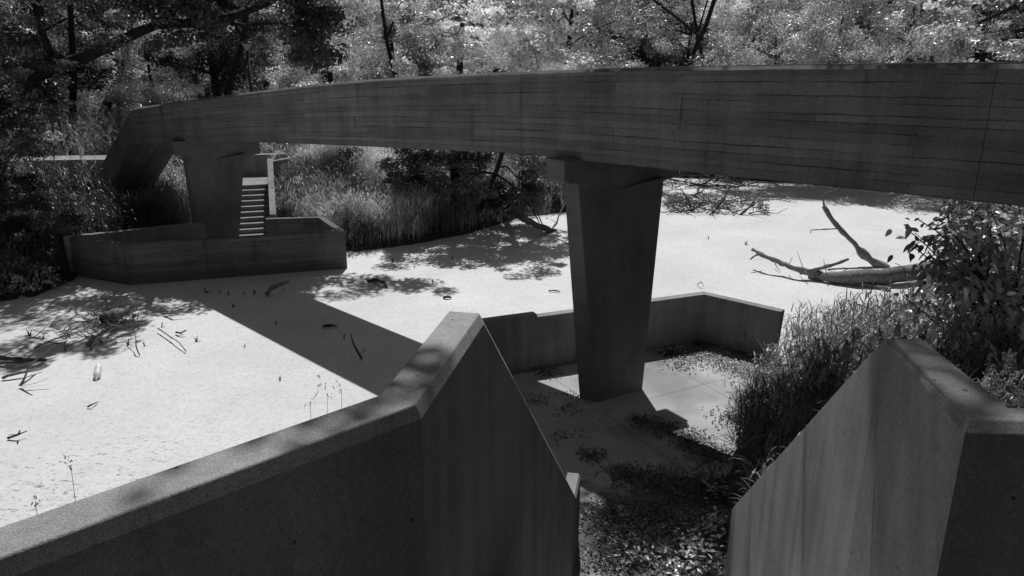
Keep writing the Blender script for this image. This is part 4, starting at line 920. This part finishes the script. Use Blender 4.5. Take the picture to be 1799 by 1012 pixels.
# ------------------------------------------------------------------ dead leaves on the basin floor
rng = np.random.default_rng(101)
def litter(spec, L, W, zb=.012):
    Cs = []
    for u, v, r, n in spec:
        c = at(u, v, 0.); n = int(n * (3.2 if v > 830 else 1.6)); P = np.c_[rng.normal(size=(n, 2)) * r * .55 + c[:2], rnd(n, zb, zb + .03)]; Cs.append(P)
    C = np.concatenate(Cs); k = (C[:, 0] > .0) | (C[:, 1] > 9.5); C = C[k]
    return leafquads(C, unit(np.c_[rng.normal(size=(len(C), 2)) * .35, np.ones(len(C))]), L, W)
V, F = litter([(1130, 742, .25, 120), (1170, 755, .3, 200), (1215, 775, .35, 260), (1250, 800, .3, 260), (1040, 800, .22, 120), (1100, 835, .3, 110), (1160, 845, .35, 160), (1240, 860, .5, 420), (1060, 900, .3, 110), (1150, 930, .45, 260), (1230, 950, .5, 380), (1080, 985, .35, 180), (1250, 1000, .5, 320),
               (960, 655, .3, 110), (940, 705, .3, 50), (1000, 720, .25, 30), (985, 765, .25, 34), (1000, 695, .2, 26), (1180, 622, .3, 200), (1240, 606, .3, 320), (1310, 622, .35, 300), (1060, 740, .8, 26), (1350, 700, .5, 160), (1290, 740, .4, 160)], .055, .03)
tag(quads('leaf_litter', V, F, M['litter']), kind='stuff', label='dark dead leaves on the basin floor', cat='leaf litter')
V, F = litter([(1240, 622, .45, 420), (1290, 640, .5, 420), (1320, 655, .5, 300), (1200, 640, .4, 120), (1180, 940, .6, 160), (1090, 920, .5, 120), (1240, 930, .4, 140), (1140, 980, .5, 100), (1180, 900, .6, 120)], .06, .032)  # patches at the foot of the steps are sun dapples put into leaf colour
tag(quads('leaf_litter', V, F, M['litterpale']), kind='stuff', label='bleached dead leaves in the back corner of the basin, with pale painted sun flecks by the steps', cat='leaf litter')
_w = np.concatenate([np.c_[rng.normal(size=(n_, 2)) * r_ + at(u_, v_, 0)[:2], rnd(n_, .02, .16)] for u_, v_, r_, n_ in [(1225, 965, .16, 90), (1255, 930, .12, 50), (1190, 1000, .14, 60), (1262, 870, .1, 40), (1110, 985, .12, 30)]])
_ax = unit(np.c_[rng.normal(size=(len(_w), 2)), rnd(len(_w), 0, .6)]); V, F = shaped_leaves(_w, _ax, unit(np.c_[rng.normal(size=(len(_w), 2)) * .5, np.ones(len(_w))]), rnd(len(_w), .05, .11), rnd(len(_w), .025, .05))
tag(quads('ground_weeds', V, F, M['leafnear']), kind='stuff', label='small weeds at the foot of the steps')
# grass stems rising beyond the left parapet
for k, (u, v, Y, lab) in enumerate([(125, 822, 3.3, 'single dark grass stem rising above the left end of the near parapet'), (62, 880, 2.9, 'short grass tip peeping over the parapet at the lower left'), (575, 690, 4.6, 'feathery grass head before the bridge shadow, above the parapet'), (545, 705, 4.5, 'drooping feathery grass head left of its taller neighbour above the parapet'), (600, 682, 4.7, 'tallest feathery grass head above the parapet near the bridge shadow')]):
    tip = far(u, v, Y); bx_, by_ = tip[0] - .08, tip[1] - .05; b = np.array([bx_, by_, gz(bx_, by_)])
    o = empty('grass_stem', b, lab, 'grass stem'); m = MB(); L = tip[2] - b[2]; m.tube([b, b + [0, 0, L * .5], tip - [.02, 0, L * .1], tip], [.004, .0035, .002, .001], 5); m.build('stem', M['grass'], o)
    V, F = plumes(np.array([tip]), 1, .18 if k > 1 else .1, 16, .007, 1.0); quads('seed_head', V, F, M['plume' if k > 1 else 'reed'], o)
# VEG-END
# ------------------------------------------------------------------ light
w = bpy.data.worlds.new('World'); S.world = w; w.use_nodes = True; nt = w.node_tree
sky = N(nt, 'ShaderNodeTexSky'); sky.sky_type = 'NISHITA'; sky.sun_disc = False
EL = math.atan2(1, math.hypot(SUN_D[0], SUN_D[1])); SAZ = math.atan2(-SUN_D[0], -SUN_D[1])
sky.sun_elevation = EL; sky.sun_rotation = SAZ
bw = N(nt, 'ShaderNodeRGBToBW'); nt.links.new(sky.outputs[0], bw.inputs[0])
bg = nt.nodes['Background']; nt.links.new(bw.outputs[0], bg.inputs[0]); bg.inputs[1].default_value = .05
sd = bpy.data.lights.new('sun', 'SUN'); sd.energy = 5.0; sd.angle = R(.53); sd.color = (1, 1, 1)
so = bpy.data.objects.new('sun', sd); COL.objects.link(so); so.location = (5, 20, 40)
so.rotation_euler = Vector(tuple(SUN_D)).to_track_quat('-Z', 'Y').to_euler()
S.view_settings.view_transform = 'Standard'; S.view_settings.look = 'None'; S.view_settings.exposure = -.45; S.view_settings.gamma = 1
S.cycles.max_bounces = 12; S.cycles.diffuse_bounces = 8; S.cycles.transmission_bounces = 10; S.cycles.glossy_bounces = 3
